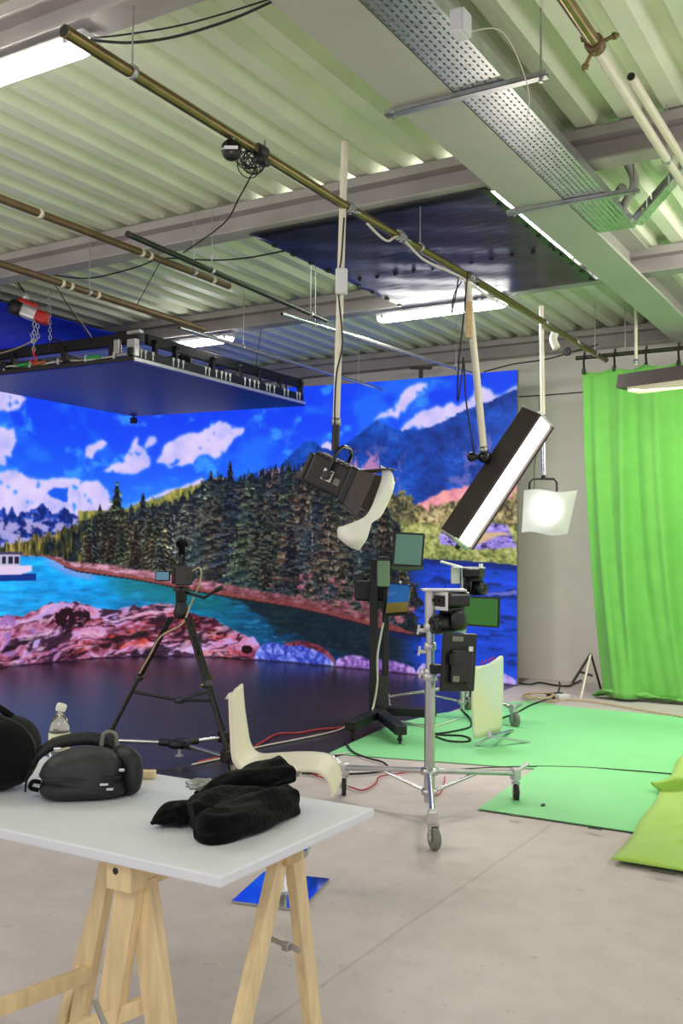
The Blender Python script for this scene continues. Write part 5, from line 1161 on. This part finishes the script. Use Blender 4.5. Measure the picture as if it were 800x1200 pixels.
# grey sling bag lying on its side
q=at(98,906,z=.80); t=thing('camera_bag','dark grey camera sling bag lying beside the round black bag','bag',V((q.x,q.y,.74)))
ax_=(RGT*.97+FWD*.22).normalized(); AX=axes(ax_,UP.cross(ax_))
def bagf(d): return (1-.16*max(0,-d.x)*abs(d.z))*(1+.05*math.sin(d.x*4+1)-.10*max(0,d.x)**2*abs(d.z)+.02*math.sin(d.y*7+d.x*5))
MB().blob(V((q.x,q.y,.803)),(.114,.085,.062),AX,34,20,bagf,p=3.2).build('body','bag_grey',t)
MB().blob(V((q.x,q.y,.768))+ax_*.003,(.116,.088,.028),AX,32,14,lump(5,.012),p=3.4).build('base_panel','bag_dark',t)
MB().tube([V((q.x,q.y,.80))+AX@V((.114*math.cos(a)*1.0,-.087*min(1,abs(math.sin(a))*1.5)*(1 if math.sin(a)>0 else -1),.002)) for a in [i/24*2*PI for i in range(25)]],.003,6,caps=False).build('zip','black',t)
# broad shoulder strap arching behind and the round flap at the far end
e=lambda u,v,w: V((q.x,q.y,.742))+ax_*u+AX.col[1]*v+UP*w
sp=catmull([e(-.15,.03,.03),e(-.14,.06,.08),e(-.09,.085,.125),e(0,.085,.140),e(.07,.075,.125),e(.10,.06,.09)],6)
MB().grid([[p+UP*.012+AX.col[1]*.01,p,p-UP*.022-AX.col[1]*.004] for p in sp],.006).build('shoulder_strap','bag_dark',t)
G=[]
for i in range(9):
    rr_=.012+.052*math.sin(min(1,i/7)*PI/2); G.append([e(.152+.03*math.cos(i/8*PI*.5),-.005,.062)+AX.col[1]*rr_*1.2*math.cos(a)+UP*rr_*math.sin(a) for a in [k/18*2*PI for k in range(19)]])
b=MB(); b.blob(e(.112,.01,.062),(.030,.085,.064),axes((ax_*.9+AX.col[1]*.35),UP.cross(ax_)),26,16,lump(9,.02),p=2.6); b.build('end_flap','bag_dark',t)
b=MB(); b.tube([e(.045,.05,.12),e(.05,.05,.150),e(.065,.05,.158),e(.082,.05,.150),e(.088,.05,.118)],.006,8,5); b.build('loop_handle','wheel_grey',t)
for (u,v,w) in ((-.125,-.03,.045),):
    b=MB(); b.tube([e(u+.015,v,w),e(u-.004,v-.006,w+.004),e(u-.010,v-.006,w-.012),e(u+.012,v-.005,w-.020)],.006,6,4); b.build('strap_tab','bag_black',t)
b=MB(); b.box(e(-.05,-.075,.128)*0+e(-.07,.0,.126),(.02,.012,.006),AX,.002); b.build('buckle','alu',t)
b=MB(); b.box(e(.055,-.088,.045),(.022,.006,.006),AX,.001).box(e(.07,-.088,.032),(.018,.006,.006),AX,.001); b.build('zip_pull','alu',t)
b=MB(); b.box(e(.10,-.06,.075),(.016,.008,.008),AX,.002); b.build('rivet_tab','alu',t)
# ---------------------------------------------------------------- folded black clothing
cq=at(262,950,z=.77); t=thing('black_garment','rolled and folded black fleece garment lying on the white table','garment',V((cq.x,cq.y,.74)))
def roll(P,r0,seed,fl=.8,n=40):
    P=catmull(P,8); rr_=random.Random(seed); vs=[]; N=len(P)
    G=[]
    for i,p in enumerate(P):
        f=i/(N-1); dirv=(P[min(i+1,N-1)]-P[max(i-1,0)]).normalized(); s=dirv.cross(UP).normalized(); u=s.cross(dirv)
        r=r0(f) if callable(r0) else r0
        row=[]
        for k in range(n+1):
            a=2*PI*k/n; w=1+.10*math.sin(a*3+f*7+seed)+.07*math.sin(a*5-f*9+seed*2)+.05*math.sin(f*19+seed+a*2)+.035*math.sin(a*8+f*16+seed)
            o=s*math.cos(a)*r*w+u*math.sin(a)*r*fl*w; q_=p+o
            if q_.z<.742: q_.z=.742
            row.append(q_)
        G.append(row)
    b=MB(); b.grid(G); 
    for e_,row in ((0,G[0]),(-1,G[-1])):
        c=sum(row[:-1],V())/(len(row)-1)
        b.grid([row,[x.lerp(c,.5) for x in row],[x.lerp(c,.97) for x in row]])
    return b
g=lambda px_,py_,z: at(px_,py_,z=z)
roll([g(226,940,.772),g(255,928,.79),g(295,915,.812),g(333,903,.828)],lambda f:.014+.050*sm(np.array(f),0,.5).item()-.006*f,1,.62).build('folded_sleeve','fabric_black',t)
roll([g(228,970,.768),g(262,968,.77),g(305,952,.768),g(338,938,.772)],lambda f:(.022+.03*sm(np.array(f),0,.22).item())*(1-.22*sm(np.array(f),.7,1).item()),4,.9).build('rolled_body','fabric_black',t)
roll([g(178,965,.757),g(200,955,.766),g(232,948,.775),g(275,935,.778)],lambda f:.006+.045*sm(np.array(f),0,.4).item()*(1-.3*f),7,.62).build('spread_hem','fabric_black',t)
roll([g(222,955,.775),g(262,944,.786),g(310,930,.785)],lambda f:.036+.030*math.sin(PI*min(1,f+.1)),11,.62).build('inner_fold','fabric_black',t)
c=at(237,917,z=.80); t=thing('crumpled_wrap','crumpled grey shiny wrap lying behind the black garment','wrap',V((c.x,c.y,.74)))
MB().blob(V((c.x,c.y,.765)),(.022,.02,.024),None,12,8,lump(20,.1)).build('stalk','fabric_black',t)
MB().blob(V((c.x,c.y,.795)),(.042,.03,.014),axes(RGT,FWD),26,14,lambda d:1+.22*math.sin(d.x*9+d.y*5)*math.cos(d.z*8+d.y*9)).build('crumple','crumple',t)
c=at(172,908,z=.75); MB().box(V((c.x,c.y,.752)),(.05,.03,.022),axes(RGT,FWD),.003).build('wood_offcut','pine',None,'small pale wood block at the back edge of the white table','wood block')
# ================================================================ CABLES AND SMALL THINGS ON THE FLOOR
def cab(label,P,r=.006,m='cable_black',n=6,name='floor_cable'):
    return MB().tube([at(x,y,z=.009+r+ (q[0] if q else 0)) for x,y,*q in P],r,6,n).build(name,m,None,label,'cable')
cab('red cable running across the dark floor from the dolly to the black post stand',[(232,893),(262,886),(290,879),(310,868),(326,860),(350,859),(372,855),(395,853),(415,850)],.008,'cable_red')
cab('cream cable running beside the red one across the dark floor',[(225,896),(270,886),(300,876),(340,868),(370,862),(395,856),(412,848)],.006,'cable_white')
cab('thin cream cable ending at the corner of the green mat',[(318,890),(340,886),(380,885),(410,882)],.005,'cable_white')
cab('heap of red cable on the floor behind the table',[(262,916),(280,912),(300,914),(285,918),(268,920),(290,922),(310,916)],.010,'cable_red')
cab('black cable looping on the dark floor left of the front stand',[(404,868),(412,880),(430,888),(448,893),(454,900),(440,905),(410,907),(380,907),(350,906)],.007)
cab('long thin black cable crossing the green mat to the yellow-green cloth',[(440,903),(503,903,.0),(560,900),(620,898),(680,899),(740,903),(800,908)],.004)
cab('red cable on the floor under the front silver stand',[(360,905),(385,914),(410,922),(425,926),(440,918),(445,910),(470,906),(503,903),(560,902)],.005,'cable_red')
cab('thin red cable hanging at the foot of the front silver stand',[(506,934),(515,930),(520,918),(521,910)],.004,'cable_red')
cab('black cable coiled on the mat left of the frosted board',[(508,860),(525,858),(548,853),(552,848),(549,840),(540,830),(538,815)],.007)
cab('black cable loop lying on the mat right of the front stand',[(508,862),(525,868),(545,869),(551,866),(540,862),(515,861),(508,858)],.007)
cab('dark cable running from the mat to the power strip by the wall',[(560,845),(585,842),(605,835),(622,826),(645,818)],.007)
cab('black cable lying along the foot of the white wall',[(603,800),(620,802),(632,800),(650,803),(665,804),(672,801),(684,796)],.010)
cab('pale rope along the far edge of the mat below the drape',[(640,822),(670,820),(700,823),(740,830),(800,840)],.008,'cable_tan')
cab('pale cables on the floor right of the black post stand',[(470,845),(490,850),(505,852),(520,848),(538,842)],.006,'cable_white')
b=MB(); rg=random.Random(4)
P=[]
for i in range(46):
    a=i*.9; P.append(at(632+22*math.cos(a)*(.5+.5*rg.random()),815+4.5*math.sin(a)*(.5+.5*rg.random()),z=.02+.0012*i))
b.tube(P,.006,5,3); b.build('cable_heap','cable_tan',None,'tangled heap of tan cable on the floor by the wall','cable')
q=at(650,818,z=0); t=thing('power_strip','dark and white power strip on the floor between mat and wall','power strip',q)
MB().box(q+UP*.03,(.16,.07,.05),axes((RGT*.9+FWD*.4),FWD),.01).build('block','lamp_brown',t); MB().box(q+UP*.025+RGT*.06-FWD*.06,(.13,.08,.045),axes((RGT*.9+FWD*.4),FWD),.01).build('plug_block','plastic_white',t); MB().tube([q+UP*.05+RGT*.03,q+UP*.12+RGT*.05,q+UP*.16+RGT*.04],.01,6,4).build('upright_plug','lamp_brown',t)
for (x,y,ln,lab) in ((604,956,.06,'black tape scrap at the front edge of the green mat, left one'),(697,971,.07,'black tape scrap at the front edge of the green mat, middle one'),(777,1022,.10,'black tape scrap on the front edge of the yellow-green cloth')):
    q=at(x,y,z=.026); MB().box(q,(ln,.018,.003),None,.0).build('tape_scrap','black',None,lab,'tape')
q=at(636,944,z=.014); MB().blob(q+UP*.004,(.012,.02,.006),None,10,6,lump(3,.2)).build('leaf_scrap','lamp_brown',None,'tiny brown scrap lying on the green mat','scrap')
# ================================================================ LIGHT
W_=bpy.data.worlds.new('hall'); sc.world=W_; W_.use_nodes=True; bg=W_.node_tree.nodes['Background']; bg.inputs[0].default_value=lin((252,248,250)); bg.inputs[1].default_value=WORLD
def area(name,loc,aim,size,power,col=(255,250,244),sy=None):
    l=bpy.data.lights.new(name,'AREA'); l.energy=power; l.color=lin(col)[:3]; l.size=size
    if sy: l.shape='RECTANGLE'; l.size_y=sy
    o=bpy.data.objects.new(name,l); COL.objects.link(o); o.location=loc; o.rotation_euler=(V(aim)-V(loc)).to_track_quat('-Z','Y').to_euler(); return o
for (x,y,dy,e) in LAMPS: area('batten_fill_light',(x,y,3.55),(x-dy*.7,y+dy,1.2 if dy else 0),1.3,e,sy=.15)  # under the battens, except an unseen fill added for the rear wall
for (x,y,z,e) in FILLS:  # unseen point lights added to brighten roof and floor
    l=bpy.data.lights.new('fill_light','POINT'); l.energy=e; l.color=lin((255,248,248))[:3]; l.shadow_soft_size=.3
    o=bpy.data.objects.new('fill_light',l); COL.objects.link(o); o.location=(x,y,z)

area('strip_light',scn+snw*.11,scn+snw*2,.16,22,(255,238,222),1.2)
c_,a_,s_d,L_d=DL
area('drape_light',c_-UP*.13,c_-UP*1.0+V((0,.75,0)),1.1,24,(255,246,230),.2)
area('drape_light',c_-UP*.13+V((.9,-.5,0)),V((0,9.8,1.6)),1.1,14,(255,246,230),.2)
for o in ALL:
    if '_o' in o: del o['_o']
for o in sc.objects:
    if '_o' in o: del o['_o']
sc.view_settings.view_transform='Standard'; sc.view_settings.look='None'; sc.view_settings.exposure=EXPO; sc.view_settings.gamma=1; sc.view_settings.use_curve_mapping=False
sc.cycles.max_bounces=7; sc.cycles.diffuse_bounces=4; sc.cycles.glossy_bounces=4; sc.cycles.transmission_bounces=6; sc.cycles.transparent_max_bounces=8; sc.cycles.use_denoising=True
sc.cycles.caustics_reflective=False; sc.cycles.caustics_refractive=False; sc.cycles.sample_clamp_indirect=6
